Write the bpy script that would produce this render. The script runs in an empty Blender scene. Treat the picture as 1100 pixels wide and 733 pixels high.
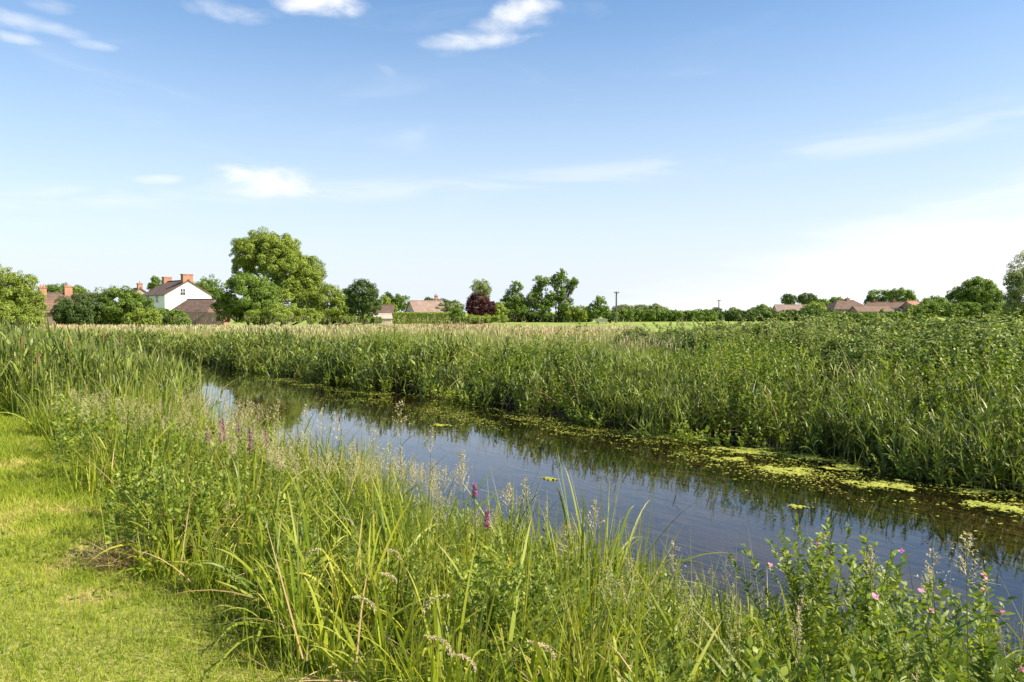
import bpy, math, numpy as np
from mathutils import Vector
rng = np.random.default_rng(7)
R = math.radians
scene = bpy.context.scene
COL = scene.collection

# ------------------------------------------------------------------ camera
FPX, CX, CY, PITCH = 863.0, 550.0, 366.5, R(2.09)
CAMZ = 2.6
def ray(px, py):
    """direction through a photo pixel (1100x733), scaled so that y = 1"""
    x = (px-CX)/FPX; y = -(py-CY)/FPX
    c, s = math.cos(PITCH), math.sin(PITCH)
    d = np.array([x, c + y*s, -s + y*c])
    return d/d[1]
def at(px, py, Y):
    d = ray(px, py)*Y
    return np.array([d[0], d[1], CAMZ+d[2]])
def onz(px, py, z):
    d = ray(px, py); k = (z-CAMZ)/d[2]
    return np.array([d[0]*k, d[1]*k, z])
# ------------------------------------------------------------------ river frame (s along, n across)
A = np.array([-.626, .78]); Bv = np.array([.78, .626])
def bend(s):
    t = np.maximum(s-40, 0); return np.where(t < 18, .035*t*t, .035*324+1.26*(t-18))
def sn(x, y):
    s = x*A[0]+y*A[1]; n = x*Bv[0]+y*Bv[1]
    return s, n+bend(s)
def xy(s, n):
    n = n-bend(s)
    return s*A[0]+n*Bv[0], s*A[1]+n*Bv[1]
def sm(a, b, x):
    t = np.clip((x-a)/(b-a), 0, 1); return t*t*(3-2*t)
def wob(s, k=0.):
    return .28*np.sin(s*.55+1.3+k)+.16*np.sin(s*1.37+.4+2*k)+.09*np.sin(s*3.1+k)
def nnear(s): return 4.9+.8*wob(s)+1.3*sm(15, 21, s)
def nfar(s): return 13.55+1.0*wob(s, 2.)-.4*sm(2, 6, s)*(1-sm(9, 15, s))
def fbm(x, y, sc=1., seed=0):
    v = 0; a = 1; t = 0
    for i in range(4):
        th = seed*1.7+i*2.1
        u = (x*math.cos(th)+y*math.sin(th))*sc*(1.9**i); w = (-x*math.sin(th)+y*math.cos(th))*sc*(1.9**i)
        v = v+a*np.sin(u+1.3*np.sin(w*.8+seed+i))*np.cos(w+.9*np.sin(u*.7-seed)); t += a; a *= .6
    return v/t
def gz(x, y):
    s, n = sn(x, y)
    nb, nf = nnear(s), nfar(s)
    lawn = .8+.03*fbm(x, y, .5, 1)+.012*fbm(x, y, 2.2, 4)
    near = lawn*(1-sm(1.2, nb, n)) - .62*sm(nb-.4, nb+1.2, n)
    far = .74*sm(nf+.2, nf+2.8, n) - .62*(1-sm(nf-1.2, nf+.1, n)) + .05*fbm(x, y, .3, 6)*sm(nf, nf+2, n)
    return np.where(n < (nb+nf)/2, near, far)

# ------------------------------------------------------------------ tagging and linking
def tag(o, label=None, cat=None, group=None, kind=None):
    if label: o['label'] = label
    if cat: o['category'] = cat
    if group: o['group'] = group
    if kind: o['kind'] = kind
    return o
def empty(name, loc, label=None, cat=None, group=None, rz=0):
    o = bpy.data.objects.new(name, None); o.empty_display_size = .2
    o.location = loc; o.rotation_euler = (0, 0, rz); COL.objects.link(o)
    return tag(o, label, cat, group)
def link(name, me, parent=None, loc=None):
    o = bpy.data.objects.new(name, me); COL.objects.link(o)
    if parent is not None: o.parent = parent
    if loc is not None: o.location = loc
    return o
def copy_tree(o, parent=None):
    c = o.copy(); COL.objects.link(c)
    if parent is not None: c.parent = parent
    for ch in list(o.children): copy_tree(ch, c)
    return c
class Acc:
    """quads collected with numpy, built as one mesh"""
    def __init__(s): s.V = []; s.F = []; s.r = []; s.t = []; s.m = []; s.n = 0
    def add(s, V, F, r, t, m=0):
        s.V.append(V); s.F.append(F+s.n); s.r.append(r); s.t.append(t); s.m.append(np.full(len(F), m)); s.n += len(V)
    def mesh(s, name, mats, origin=(0, 0, 0)):
        V = np.concatenate(s.V)-np.array(origin); F = np.concatenate(s.F).astype(np.int32)
        me = bpy.data.meshes.new(name)
        me.vertices.add(len(V)); me.vertices.foreach_set('co', V.astype(np.float32).ravel())
        me.loops.add(F.size); me.loops.foreach_set('vertex_index', F.ravel())
        me.polygons.add(len(F)); me.polygons.foreach_set('loop_start', np.arange(len(F), dtype=np.int32)*4)
        if not isinstance(mats, (list, tuple)): mats = [mats]
        for m in mats: me.materials.append(m)
        me.update(calc_edges=True)
        me.polygons.foreach_set('material_index', np.concatenate(s.m).astype(np.int32))
        for nm, d in (('rnd', s.r), ('tip', s.t)):
            at_ = me.attributes.new(nm, 'FLOAT', 'POINT'); at_.data.foreach_set('value', np.concatenate(d).astype(np.float32))
        return me
def unit(v): return v/np.maximum(np.linalg.norm(v, axis=-1, keepdims=True), 1e-9)
UP = np.array([0, 0, 1.])
def blades(acc, B, D, L, W, droop, nseg, rnd, prof='grass', m=0, twist=.5):
    N = len(B)
    if N == 0: return
    L = np.broadcast_to(L, N); W = np.broadcast_to(W, N); droop = np.broadcast_to(droop, N); rnd = np.broadcast_to(rnd, N)
    D = unit(D)
    t = np.linspace(0, 1, nseg+1)
    P = B[:, None]+L[:, None, None]*(D[:, None]*t[:, None] - UP*droop[:, None, None]*(t**2.2)[:, None])
    side = unit(np.cross(D, UP+.25*rng.normal(size=(N, 3))))
    side = unit(side+twist*rng.normal(size=(N, 1))*np.cross(side, D))
    if prof == 'grass': w = (1-t)**.7*(.75+.5*t)+.03
    elif prof == 'leaf': w = np.sin(np.pi*np.clip(t, 0, 1)**.75)**.9+.06
    elif prof == 'stem': w = 1-.6*t
    elif prof == 'spike': w = .35+.65*np.sin(np.pi*(t*.8+.12))
    V = np.stack([P-side[:, None]*(W[:, None]*w)[..., None]/2, P+side[:, None]*(W[:, None]*w)[..., None]/2], 2)
    V = V.reshape(N, (nseg+1)*2, 3)
    k = np.arange(nseg)*2
    f = np.stack([k, k+1, k+3, k+2], 1)
    F = (np.arange(N)*(nseg+1)*2)[:, None, None]+f[None]
    acc.add(V.reshape(-1, 3), F.reshape(-1, 4), np.repeat(rnd, (nseg+1)*2), np.tile(np.repeat(t, 2), N), m)
def az(N, lo, hi):
    """random directions with zenith angle in lo..hi radians"""
    th = rng.uniform(lo, hi, N); ph = rng.uniform(0, 2*np.pi, N)
    return np.stack([np.sin(th)*np.cos(ph), np.sin(th)*np.sin(ph), np.cos(th)], 1)
def leafquads(acc, C, Nn, L, W, rnd, m=0):
    """rhombic leaves centred at C with normal Nn"""
    N = len(C)
    t1 = unit(np.cross(Nn, rng.normal(size=(N, 3)))); t2 = np.cross(Nn, t1)
    L = np.broadcast_to(L, N)[:, None]; W = np.broadcast_to(W, N)[:, None]
    fold = Nn*L*.12
    V = np.stack([C-t1*L/2, C-t2*W/2+fold, C+t1*L/2, C+t2*W/2+fold], 1).reshape(-1, 3)
    F = np.arange(N*4).reshape(-1, 4)
    acc.add(V, F, np.repeat(np.broadcast_to(rnd, N), 4), np.tile([0, .5, 1, .5], N), m)

def tube(acc, p0, p1, r0, r1, seg=7, rings=4, wob_=.03):
    p0 = np.array(p0); p1 = np.array(p1); d = unit(p1-p0); u = unit(np.cross(d, [.3, .9, .1])); v = np.cross(d, u)
    L = np.linalg.norm(p1-p0); t = np.linspace(0, 1, rings+1); an = np.linspace(0, 2*np.pi, seg, endpoint=False)
    off = rng.normal(size=(rings+1, 3))*L*wob_; off[0] = 0; off[-1] = 0
    C = p0+(p1-p0)*t[:, None]+off; r = r0+(r1-r0)*t
    V = C[:, None]+r[:, None, None]*(np.cos(an)[:, None]*u+np.sin(an)[:, None]*v)
    idx = np.arange((rings+1)*seg).reshape(rings+1, seg); j = (np.arange(seg)+1) % seg
    F = np.stack([idx[:-1], idx[:-1][:, j], idx[1:][:, j], idx[1:]], -1).reshape(-1, 4)
    acc.add(V.reshape(-1, 3), F, np.zeros(V.size//3), np.zeros(V.size//3))
# ------------------------------------------------------------------ materials
def newmat(name):
    m = bpy.data.materials.new(name); m.use_nodes = True; nt = m.node_tree; nt.nodes.clear()
    return m, nt, nt.nodes, nt.links
def ramp(nodes, stops, interp='LINEAR'):
    r = nodes.new('ShaderNodeValToRGB'); e = r.color_ramp.elements; r.color_ramp.interpolation = interp
    while len(e) > len(stops): e.remove(e[-1])
    while len(e) < len(stops): e.new(.5)
    for k, (p, c) in enumerate(stops): e[k].position = p; e[k].color = (*c, 1)
    return r
def leafmat(name, stops, trans=.35, rough=.5, spec=.35, tip=None, patch=.25, pscale=.8, tcol=(1.25, 1.25, .55)):
    m, nt, N, K = newmat(name)
    out = N.new('ShaderNodeOutputMaterial')
    a = N.new('ShaderNodeAttribute'); a.attribute_name = 'rnd'
    tc = N.new('ShaderNodeTexCoord'); no = N.new('ShaderNodeTexNoise'); no.inputs['Scale'].default_value = pscale
    no.inputs['Detail'].default_value = 3
    geo = N.new('ShaderNodeNewGeometry'); K.new(geo.outputs['Position'], no.inputs['Vector'])
    mm = N.new('ShaderNodeMath'); mm.operation = 'MULTIPLY_ADD'; K.new(no.outputs['Fac'], mm.inputs[0])
    mm.inputs[1].default_value = patch*2; mm.inputs[2].default_value = -patch
    ad = N.new('ShaderNodeMath'); ad.operation = 'ADD'; ad.use_clamp = True
    K.new(a.outputs['Fac'], ad.inputs[0]); K.new(mm.outputs[0], ad.inputs[1])
    r = ramp(N, stops); K.new(ad.outputs[0], r.inputs[0]); col = r.outputs[0]
    if tip:
        a2 = N.new('ShaderNodeAttribute'); a2.attribute_name = 'tip'
        pw = N.new('ShaderNodeMath'); pw.operation = 'POWER'; K.new(a2.outputs['Fac'], pw.inputs[0]); pw.inputs[1].default_value = 5
        mu = N.new('ShaderNodeMath'); mu.operation = 'MULTIPLY'; K.new(pw.outputs[0], mu.inputs[0]); mu.inputs[1].default_value = .8
        mx = N.new('ShaderNodeMix'); mx.data_type = 'RGBA'; K.new(mu.outputs[0], mx.inputs[0]); K.new(col, mx.inputs[6]); mx.inputs[7].default_value = (*tip, 1)
        col = mx.outputs[2]
    p = N.new('ShaderNodeBsdfPrincipled'); K.new(col, p.inputs['Base Color'])
    p.inputs['Roughness'].default_value = rough; p.inputs['Specular IOR Level'].default_value = spec
    t = N.new('ShaderNodeBsdfTranslucent')
    mc = N.new('ShaderNodeMix'); mc.data_type = 'RGBA'; mc.blend_type = 'MULTIPLY'; mc.inputs[0].default_value = 1
    K.new(col, mc.inputs[6]); mc.inputs[7].default_value = (*tcol, 1); K.new(mc.outputs[2], t.inputs[0])
    ms = N.new('ShaderNodeMixShader'); ms.inputs[0].default_value = trans
    K.new(p.outputs[0], ms.inputs[1]); K.new(t.outputs[0], ms.inputs[2]); K.new(ms.outputs[0], out.inputs[0])
    return m
def solid(name, c1, c2, scale=3., rough=.85, detail=5, bump=0., stretch=(1, 1, 1), spec=.3, coord='Object'):
    m, nt, N, K = newmat(name)
    out = N.new('ShaderNodeOutputMaterial'); p = N.new('ShaderNodeBsdfPrincipled'); K.new(p.outputs[0], out.inputs[0])
    tc = N.new('ShaderNodeTexCoord'); mp = N.new('ShaderNodeMapping'); mp.inputs['Scale'].default_value = stretch
    K.new(tc.outputs[coord], mp.inputs[0])
    no = N.new('ShaderNodeTexNoise'); no.inputs['Scale'].default_value = scale; no.inputs['Detail'].default_value = detail
    K.new(mp.outputs[0], no.inputs['Vector'])
    r = ramp(N, [(.35, c1), (.65, c2)]); K.new(no.outputs['Fac'], r.inputs[0]); K.new(r.outputs[0], p.inputs['Base Color'])
    p.inputs['Roughness'].default_value = rough; p.inputs['Specular IOR Level'].default_value = spec
    if bump:
        b = N.new('ShaderNodeBump'); b.inputs['Strength'].default_value = bump; b.inputs['Distance'].default_value = .05
        K.new(no.outputs['Fac'], b.inputs['Height']); K.new(b.outputs[0], p.inputs['Normal'])
    return m
def bricky(name, c1, c2, mortar, sc=1., bw=.22, bh=.075, ms=.012, rough=.9):
    m, nt, N, K = newmat(name)
    out = N.new('ShaderNodeOutputMaterial'); p = N.new('ShaderNodeBsdfPrincipled'); K.new(p.outputs[0], out.inputs[0])
    tc = N.new('ShaderNodeTexCoord'); sx = N.new('ShaderNodeSeparateXYZ'); K.new(tc.outputs['Object'], sx.inputs[0])
    ad = N.new('ShaderNodeMath'); ad.operation = 'ADD'; K.new(sx.outputs[0], ad.inputs[0]); K.new(sx.outputs[1], ad.inputs[1])
    cb = N.new('ShaderNodeCombineXYZ'); K.new(ad.outputs[0], cb.inputs[0]); K.new(sx.outputs[2], cb.inputs[1])
    b = N.new('ShaderNodeTexBrick'); K.new(cb.outputs[0], b.inputs['Vector'])
    b.inputs['Scale'].default_value = sc; b.inputs['Brick Width'].default_value = bw; b.inputs['Row Height'].default_value = bh
    b.inputs['Mortar Size'].default_value = ms; b.inputs['Color1'].default_value = (*c1, 1); b.inputs['Color2'].default_value = (*c2, 1); b.inputs['Mortar'].default_value = (*mortar, 1)
    no = N.new('ShaderNodeTexNoise'); no.inputs['Scale'].default_value = 1.1; K.new(tc.outputs['Object'], no.inputs['Vector'])
    mx = N.new('ShaderNodeMix'); mx.data_type = 'RGBA'; mx.blend_type = 'MULTIPLY'; mx.inputs[0].default_value = .6
    r = ramp(N, [(.3, (.55, .55, .5)), (.7, (1, 1, 1))]); K.new(no.outputs['Fac'], r.inputs[0])
    K.new(b.outputs['Color'], mx.inputs[6]); K.new(r.outputs[0], mx.inputs[7]); K.new(mx.outputs[2], p.inputs['Base Color'])
    p.inputs['Roughness'].default_value = rough
    return m
M = {}
M['sedge'] = leafmat('sedge blades', [(0, (.04, .095, .015)), (.35, (.16, .235, .018)), (.7, (.32, .375, .028)), (.9, (.44, .44, .05)), (1, (.46, .36, .12))], trans=.38, rough=.45, spec=.3, tip=(.3, .24, .08))
M['reed'] = leafmat('reed leaves', [(0, (.035, .07, .015)), (.5, (.14, .2, .03)), (.85, (.28, .34, .06)), (1, (.33, .34, .1))], trans=.34, rough=.45, spec=.3, tip=(.28, .26, .11), tcol=(1.15, 1.2, .5))
M['herb'] = leafmat('herb leaves', [(0, (.08, .14, .015)), (.5, (.18, .25, .025)), (1, (.31, .36, .045))], trans=.4, rough=.5, spec=.35)
M['lawn'] = leafmat('lawn grass', [(0, (.1, .165, .015)), (.4, (.25, .32, .025)), (.75, (.4, .43, .05)), (1, (.55, .44, .17))], trans=.35, rough=.6, spec=.2, patch=.3, pscale=1.3)
M['straw'] = leafmat('ripe seed heads', [(0, (.32, .34, .13)), (.5, (.5, .45, .25)), (1, (.6, .48, .33))], trans=.3, rough=.7, spec=.15, tcol=(1.1, 1, .8))
M['rust'] = leafmat('rusty dock and sorrel heads', [(0, (.36, .19, .1)), (1, (.5, .3, .19))], trans=.25, rough=.8, spec=.1, tcol=(1.1, .9, .7))
M['meadow'] = leafmat('rough meadow grass', [(0, (.16, .22, .05)), (.45, (.29, .33, .09)), (.75, (.46, .4, .17)), (1, (.56, .4, .22))], trans=.3, rough=.6, spec=.2, patch=.55, pscale=.13, tcol=(1.1, 1.1, .6))
M['field'] = leafmat('grazed field grass', [(0, (.13, .2, .03)), (1, (.26, .32, .06))], trans=.3, rough=.6, spec=.2)
M['stem'] = leafmat('green stems', [(0, (.1, .14, .03)), (1, (.24, .22, .08))], trans=.1, rough=.5)
M['redstem'] = leafmat('reddish stems', [(0, (.16, .09, .04)), (1, (.25, .14, .07))], trans=.1, rough=.5)
M['purple'] = leafmat('purple florets', [(0, (.34, .12, .25)), (1, (.52, .26, .42))], trans=.35, rough=.6, spec=.1, tcol=(1.1, .7, 1.1))
M['pink'] = leafmat('pink petals', [(0, (.68, .26, .42)), (1, (.82, .45, .6))], trans=.35, rough=.6, spec=.1, tcol=(1.1, .8, 1))
M['dead'] = leafmat('dead grass', [(0, (.28, .19, .09)), (1, (.5, .37, .2))], trans=.2, rough=.7, spec=.1, tcol=(1, .9, .7))
M['weed'] = leafmat('submerged weed', [(0, (.1, .08, .035)), (.55, (.26, .19, .09)), (1, (.45, .34, .2))], trans=.1, rough=.8, spec=.1)
def tree_mat(name, a, b, c, **k):
    a, b, c = [(t_[0]*1.9, t_[1]*1.85, t_[2]*1.5) for t_ in (a, b, c)] if name != 'copper beech leaves' else (a, b, c)
    return leafmat(name, [(0, a), (.5, b), (1, c)], trans=k.get('trans', .33), rough=.55, spec=.25, patch=.2, pscale=.5, tcol=k.get('tcol', (1.2, 1.2, .5)))
M['oak'] = tree_mat('mid green tree leaves', (.035, .065, .015), (.075, .12, .022), (.13, .185, .035))
M['bright'] = tree_mat('bright green tree leaves', (.06, .09, .017), (.12, .16, .03), (.2, .245, .055))
M['darkleaf'] = tree_mat('dark green tree leaves', (.025, .045, .015), (.045, .075, .022), (.075, .11, .035))
M['greyleaf'] = tree_mat('grey green tree leaves', (.06, .085, .04), (.12, .15, .075), (.19, .22, .12))
M['copper'] = tree_mat('copper beech leaves', (.03, .01, .012), (.075, .022, .025), (.14, .05, .05), tcol=(1.3, .6, .5))
M['bramble'] = tree_mat('bramble leaves', (.05, .085, .02), (.075, .11, .03), (.19, .215, .1))
M['bark'] = solid('bark', (.06, .045, .03), (.13, .1, .07), 6, bump=.6, stretch=(1, 1, .3))
M['polewood'] = solid('weathered pole wood', (.1, .08, .06), (.17, .14, .11), 5, stretch=(1, 1, .1))
M['porcelain'] = solid('insulator porcelain', (.3, .28, .25), (.4, .38, .35), 5, rough=.3)
M['render'] = solid('white painted render', (.72, .72, .69), (.82, .82, .8), 1.2, bump=.1)
M['cream'] = solid('cream rendered wall', (.42, .36, .27), (.56, .5, .4), 1.5, bump=.1)
M['stone'] = solid('rubble stone wall', (.22, .19, .15), (.38, .33, .27), 2.5, bump=.4)
M['rooftile'] = bricky('brown clay tiles', (.12, .075, .055), (.18, .12, .09), (.08, .05, .04), bw=.3, bh=.2, ms=.02)
M['rooforange'] = bricky('orange clay tiles', (.2, .115, .08), (.26, .155, .11), (.13, .08, .06), bw=.3, bh=.2, ms=.02)
M['roofpink'] = bricky('pale pinkish roof tiles', (.27, .18, .145), (.33, .235, .19), (.2, .14, .115), bw=.3, bh=.2, ms=.02)
M['brick'] = bricky('red brick', (.36, .11, .06), (.45, .17, .1), (.35, .28, .22))
M['brownbrick'] = bricky('brown brick', (.25, .14, .1), (.33, .2, .14), (.3, .26, .22))
M['terracotta'] = solid('terracotta pot', (.42, .18, .1), (.5, .24, .15), 4)
M['frame'] = solid('white window frame', (.65, .65, .63), (.75, .75, .73), 3, rough=.5)
M['shedboard'] = solid('weathered fence boards', (.17, .12, .085), (.27, .2, .15), 3, stretch=(8, 8, .4))
M['shedwhite'] = solid('pale shed cladding', (.38, .3, .26), (.48, .4, .36), 1, rough=.6)
M['lead'] = solid('roof edge grey', (.14, .13, .12), (.2, .19, .18), 3)
mm_, nt_, N_, K_ = newmat('window glass'); o_ = N_.new('ShaderNodeOutputMaterial'); p_ = N_.new('ShaderNodeBsdfPrincipled')
p_.inputs['Base Color'].default_value = (.02, .025, .03, 1); p_.inputs['Roughness'].default_value = .05; p_.inputs['Specular IOR Level'].default_value = .8
K_.new(p_.outputs[0], o_.inputs[0]); M['glass'] = mm_

# ground material: lawn / soil and litter / field by vertex weights
def ground_mat():
    m, nt, N, K = newmat('ground earth and turf')
    out = N.new('ShaderNodeOutputMaterial'); p = N.new('ShaderNodeBsdfPrincipled'); K.new(p.outputs[0], out.inputs[0])
    geo = N.new('ShaderNodeNewGeometry')
    def noise(sc, det=5, rough=.6):
        n = N.new('ShaderNodeTexNoise'); n.inputs['Scale'].default_value = sc; n.inputs['Detail'].default_value = det; n.inputs['Roughness'].default_value = rough
        K.new(geo.outputs['Position'], n.inputs['Vector']); return n
    def mix(f, a, b):
        x = N.new('ShaderNodeMix'); x.data_type = 'RGBA'; K.new(f, x.inputs[0]); K.new(a, x.inputs[6]); K.new(b, x.inputs[7]); return x.outputs[2]
    n1, n2, n3, n4 = noise(1.1), noise(28), noise(.035, 4), noise(.4)
    lawn = ramp(N, [(.3, (.18, .2, .04)), (.55, (.3, .3, .07)), (.75, (.45, .36, .18))]); K.new(n2.outputs['Fac'], lawn.inputs[0])
    dry = ramp(N, [(.3, (.2, .17, .06)), (.7, (.36, .3, .12))]); K.new(n2.outputs['Fac'], dry.inputs[0])
    dm = ramp(N, [(.2, (0, 0, 0)), (.8, (1, 1, 1))]); aD = N.new('ShaderNodeAttribute'); aD.attribute_name = 'dryw'; K.new(aD.outputs['Fac'], dm.inputs[0])
    lawn2 = mix(dm.outputs[0], lawn.outputs[0], dry.outputs[0])
    soil = ramp(N, [(.3, (.035, .03, .018)), (.6, (.07, .065, .03)), (.8, (.16, .13, .07))]); K.new(n2.outputs['Fac'], soil.inputs[0])
    field = ramp(N, [(.35, (.18, .25, .05)), (.6, (.26, .32, .075)), (.75, (.36, .34, .12))]); K.new(n3.outputs['Fac'], field.inputs[0])
    a1 = N.new('ShaderNodeAttribute'); a1.attribute_name = 'lawnw'; a2 = N.new('ShaderNodeAttribute'); a2.attribute_name = 'fieldw'
    c = mix(a1.outputs['Fac'], soil.outputs[0], lawn2); c = mix(a2.outputs['Fac'], c, field.outputs[0])
    sz = N.new('ShaderNodeSeparateXYZ'); K.new(geo.outputs['Position'], sz.inputs[0])
    mr = N.new('ShaderNodeMapRange'); K.new(sz.outputs[2], mr.inputs[0]); mr.inputs[1].default_value = -.08; mr.inputs[2].default_value = -.35
    silt = ramp(N, [(.35, (.1, .08, .045)), (.65, (.28, .22, .14))]); K.new(n4.outputs['Fac'], silt.inputs[0]); c = mix(mr.outputs[0], c, silt.outputs[0])
    K.new(c, p.inputs['Base Color']); p.inputs['Roughness'].default_value = .95; p.inputs['Specular IOR Level'].default_value = .1
    b = N.new('ShaderNodeBump'); b.inputs['Strength'].default_value = .8; b.inputs['Distance'].default_value = .03
    K.new(n2.outputs['Fac'], b.inputs['Height']); K.new(b.outputs[0], p.inputs['Normal'])
    return m
M['ground'] = ground_mat()

def water_mat():
    m, nt, N, K = newmat('river water')
    out = N.new('ShaderNodeOutputMaterial')
    geo = N.new('ShaderNodeNewGeometry')
    mp = N.new('ShaderNodeMapping'); mp.inputs['Rotation'].default_value = (0, 0, math.atan2(-A[1], A[0])); mp.inputs['Scale'].default_value = (1, 1, 1)
    # rotate so that local x runs along the stream
    K.new(geo.outputs['Position'], mp.inputs[0])
    mp2 = N.new('ShaderNodeMapping'); mp2.inputs['Scale'].default_value = (.55, 1.7, 1); K.new(mp.outputs[0], mp2.inputs[0])
    n1 = N.new('ShaderNodeTexNoise'); n1.inputs['Scale'].default_value = 1.6; n1.inputs['Detail'].default_value = 3; n1.inputs['Distortion'].default_value = .8
    n2 = N.new('ShaderNodeTexNoise'); n2.inputs['Scale'].default_value = 7; n2.inputs['Detail'].default_value = 2; n2.inputs['Distortion'].default_value = .5
    K.new(mp2.outputs[0], n1.inputs['Vector']); K.new(mp2.outputs[0], n2.inputs['Vector'])
    ma = N.new('ShaderNodeMath'); ma.operation = 'MULTIPLY_ADD'; K.new(n2.outputs['Fac'], ma.inputs[0]); ma.inputs[1].default_value = .07; K.new(n1.outputs['Fac'], ma.inputs[2])
    b = N.new('ShaderNodeBump'); b.inputs['Strength'].default_value = .12; b.inputs['Distance'].default_value = .015; K.new(ma.outputs[0], b.inputs['Height'])
    g = N.new('ShaderNodeBsdfGlossy'); g.inputs['Roughness'].default_value = .03; K.new(b.outputs[0], g.inputs['Normal']); g.inputs['Color'].default_value = (.92, .95, 1, 1)
    t = N.new('ShaderNodeBsdfTransparent'); t.inputs[0].default_value = (.44, .4, .31, 1)
    dt = N.new('ShaderNodeVectorMath'); dt.operation = 'DOT_PRODUCT'; K.new(b.outputs[0], dt.inputs[0]); K.new(geo.outputs['Incoming'], dt.inputs[1])
    def mth(op, *v):
        x = N.new('ShaderNodeMath'); x.operation = op
        for i, q in enumerate(v):
            if isinstance(q, (int, float)): x.inputs[i].default_value = q
            else: K.new(q, x.inputs[i])
        return x
    fr = mth('MULTIPLY_ADD', mth('POWER', mth('SUBTRACT', 1, mth('ABSOLUTE', dt.outputs['Value']).outputs[0]).outputs[0], 5).outputs[0], .975, .025)
    ms = N.new('ShaderNodeMixShader'); K.new(fr.outputs[0], ms.inputs[0]); K.new(t.outputs[0], ms.inputs[1]); K.new(g.outputs[0], ms.inputs[2])
    K.new(ms.outputs[0], out.inputs[0])
    return m
M['water'] = water_mat()

def algae_mat(name, c1, c2, c3):
    return leafmat(name, [(0, c1), (.5, c2), (1, c3)], trans=.1, rough=.8, spec=.2, patch=.6, pscale=9)
M['algae'] = algae_mat('floating algae', (.13, .16, .015), (.29, .31, .045), (.42, .41, .09))

# ------------------------------------------------------------------ ground sheet
def axis(lo, hi, dlo, dhi, step):
    a = list(np.arange(lo, hi+1e-6, step)); g = step
    v = lo; left = []
    while v > dlo: g *= 1.25; v -= g; left.append(v)
    g = step; v = a[-1]; right = []
    while v < dhi: g *= 1.25; v += g; right.append(v)
    return np.array(left[::-1]+a+right)
gx = axis(-32, 16, -2500, 2500, .22); gy = axis(-4, 58, -400, 4000, .22)
XX, YY = np.meshgrid(gx, gy, indexing='ij'); ZZ = gz(XX, YY)
nx, ny = XX.shape
V = np.stack([XX, YY, ZZ], -1).reshape(-1, 3)
idx = np.arange(nx*ny).reshape(nx, ny)
F = np.stack([idx[:-1, :-1], idx[1:, :-1], idx[1:, 1:], idx[:-1, 1:]], -1).reshape(-1, 4)
g = Acc(); g.add(V, F, np.zeros(len(V)), np.zeros(len(V)))
me = g.mesh('ground', M['ground'])
S_, N_s = sn(V[:, 0], V[:, 1])
edge = 1.4+.55*sm(6, 11, S_)+.12*np.sin(S_*2.1)+.1*np.sin(S_*5.3+1)
lw = 1-sm(-.1, .35, N_s-edge)
fw = sm(8, 18, N_s-nfar(S_))
def dryness(x, y): return sm(.12, .55, fbm(x, y, 1.9, 3)+.25*fbm(x, y, 7, 5))
for nm, d in (('lawnw', lw), ('fieldw', fw), ('dryw', dryness(V[:, 0], V[:, 1]))):
    a_ = me.attributes.new(nm, 'FLOAT', 'POINT'); a_.data.foreach_set('value', d.astype(np.float32))
tag(link('ground', me), kind='structure')

# river water sheet, following the channel
ss = np.concatenate([np.arange(-60, 90, 1.0)]); nn = np.linspace(-1.3, 1.3, 9)
SS, TT = np.meshgrid(ss, nn, indexing='ij')
NNN = (nnear(SS)+nfar(SS))/2+TT*((nfar(SS)-nnear(SS))/2+.0)
wx, wy = xy(SS, NNN)
V = np.stack([wx, wy, np.zeros_like(wx)], -1).reshape(-1, 3); idx = np.arange(len(V)).reshape(SS.shape)
F = np.stack([idx[:-1, :-1], idx[:-1, 1:], idx[1:, 1:], idx[1:, :-1]], -1).reshape(-1, 4)
g = Acc(); g.add(V, F, np.zeros(len(V)), np.zeros(len(V)))
tag(link('river_water', g.mesh('river water', M['water'])), kind='structure')

# ------------------------------------------------------------------ sampling helpers
def sample(n0, n1, s0, s1, dens, keep=None):
    cnt = int(dens*(n1-n0)*(s1-s0)); n = rng.uniform(n0, n1, cnt); s = rng.uniform(s0, s1, cnt)
    if keep is not None:
        k = rng.uniform(size=cnt) < keep(n, s); n, s = n[k], s[k]
    x, y = xy(s, n)
    return n, s, np.stack([x, y, gz(x, y)], 1)
def inview(P, m=1.5):
    """roughly what the photograph's position (and a step beside it) sees"""
    return (P[:, 1] > -1) & (np.abs(P[:, 0]) < .70*P[:, 1]+m+1)
def vh(n, s):
    """height of the near bank growth"""
    h = .62+.25*sm(1.6, 2.6, n)+.17*sm(2.8, 4.2, n)+.07*np.sin(s*1.9+n)+.05*np.sin(s*4.1-2*n)
    h = h*(1+.45*sm(8, 13, s)*sm(2.4, 3.6, n)*(1-sm(3.6, 5, n)))
    return h
def PX(P):
    return CX+FPX*P[:, 0]/np.maximum(P[:, 1], .3)

# ------------------------------------------------------------------ lawn
a = Acc()
n, s, P = sample(-3.5, 2.3, 0, 30, 5200, lambda n, s: np.clip(1.25-(s-4)/14, .16, 1)*np.where(n < -.9+.0*s, .35, 1))
P = P[inview(P, .3) & (P[:, 1] > 1.8)]
dr = fbm(P[:, 0], P[:, 1], 1.9, 3)+.25*fbm(P[:, 0], P[:, 1], 7, 5)
P = P[rng.uniform(size=len(P)) < np.clip(1.1-.8*sm(.1, .6, dr), .3, 1)]
dr = fbm(P[:, 0], P[:, 1], 1.9, 3)+.25*fbm(P[:, 0], P[:, 1], 7, 5)
far_ = np.clip(P[:, 1]/5, 1, 4)
N = len(P)
blades(a, P, az(N, .1, .95), rng.uniform(.025, .095, N)*np.clip(far_, 1, 1.5), .0036*far_, rng.uniform(.1, .5, N), 2, np.clip(rng.beta(2, 2.6, N)*.85+.5*sm(.05, .5, dr), 0, 1))
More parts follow.
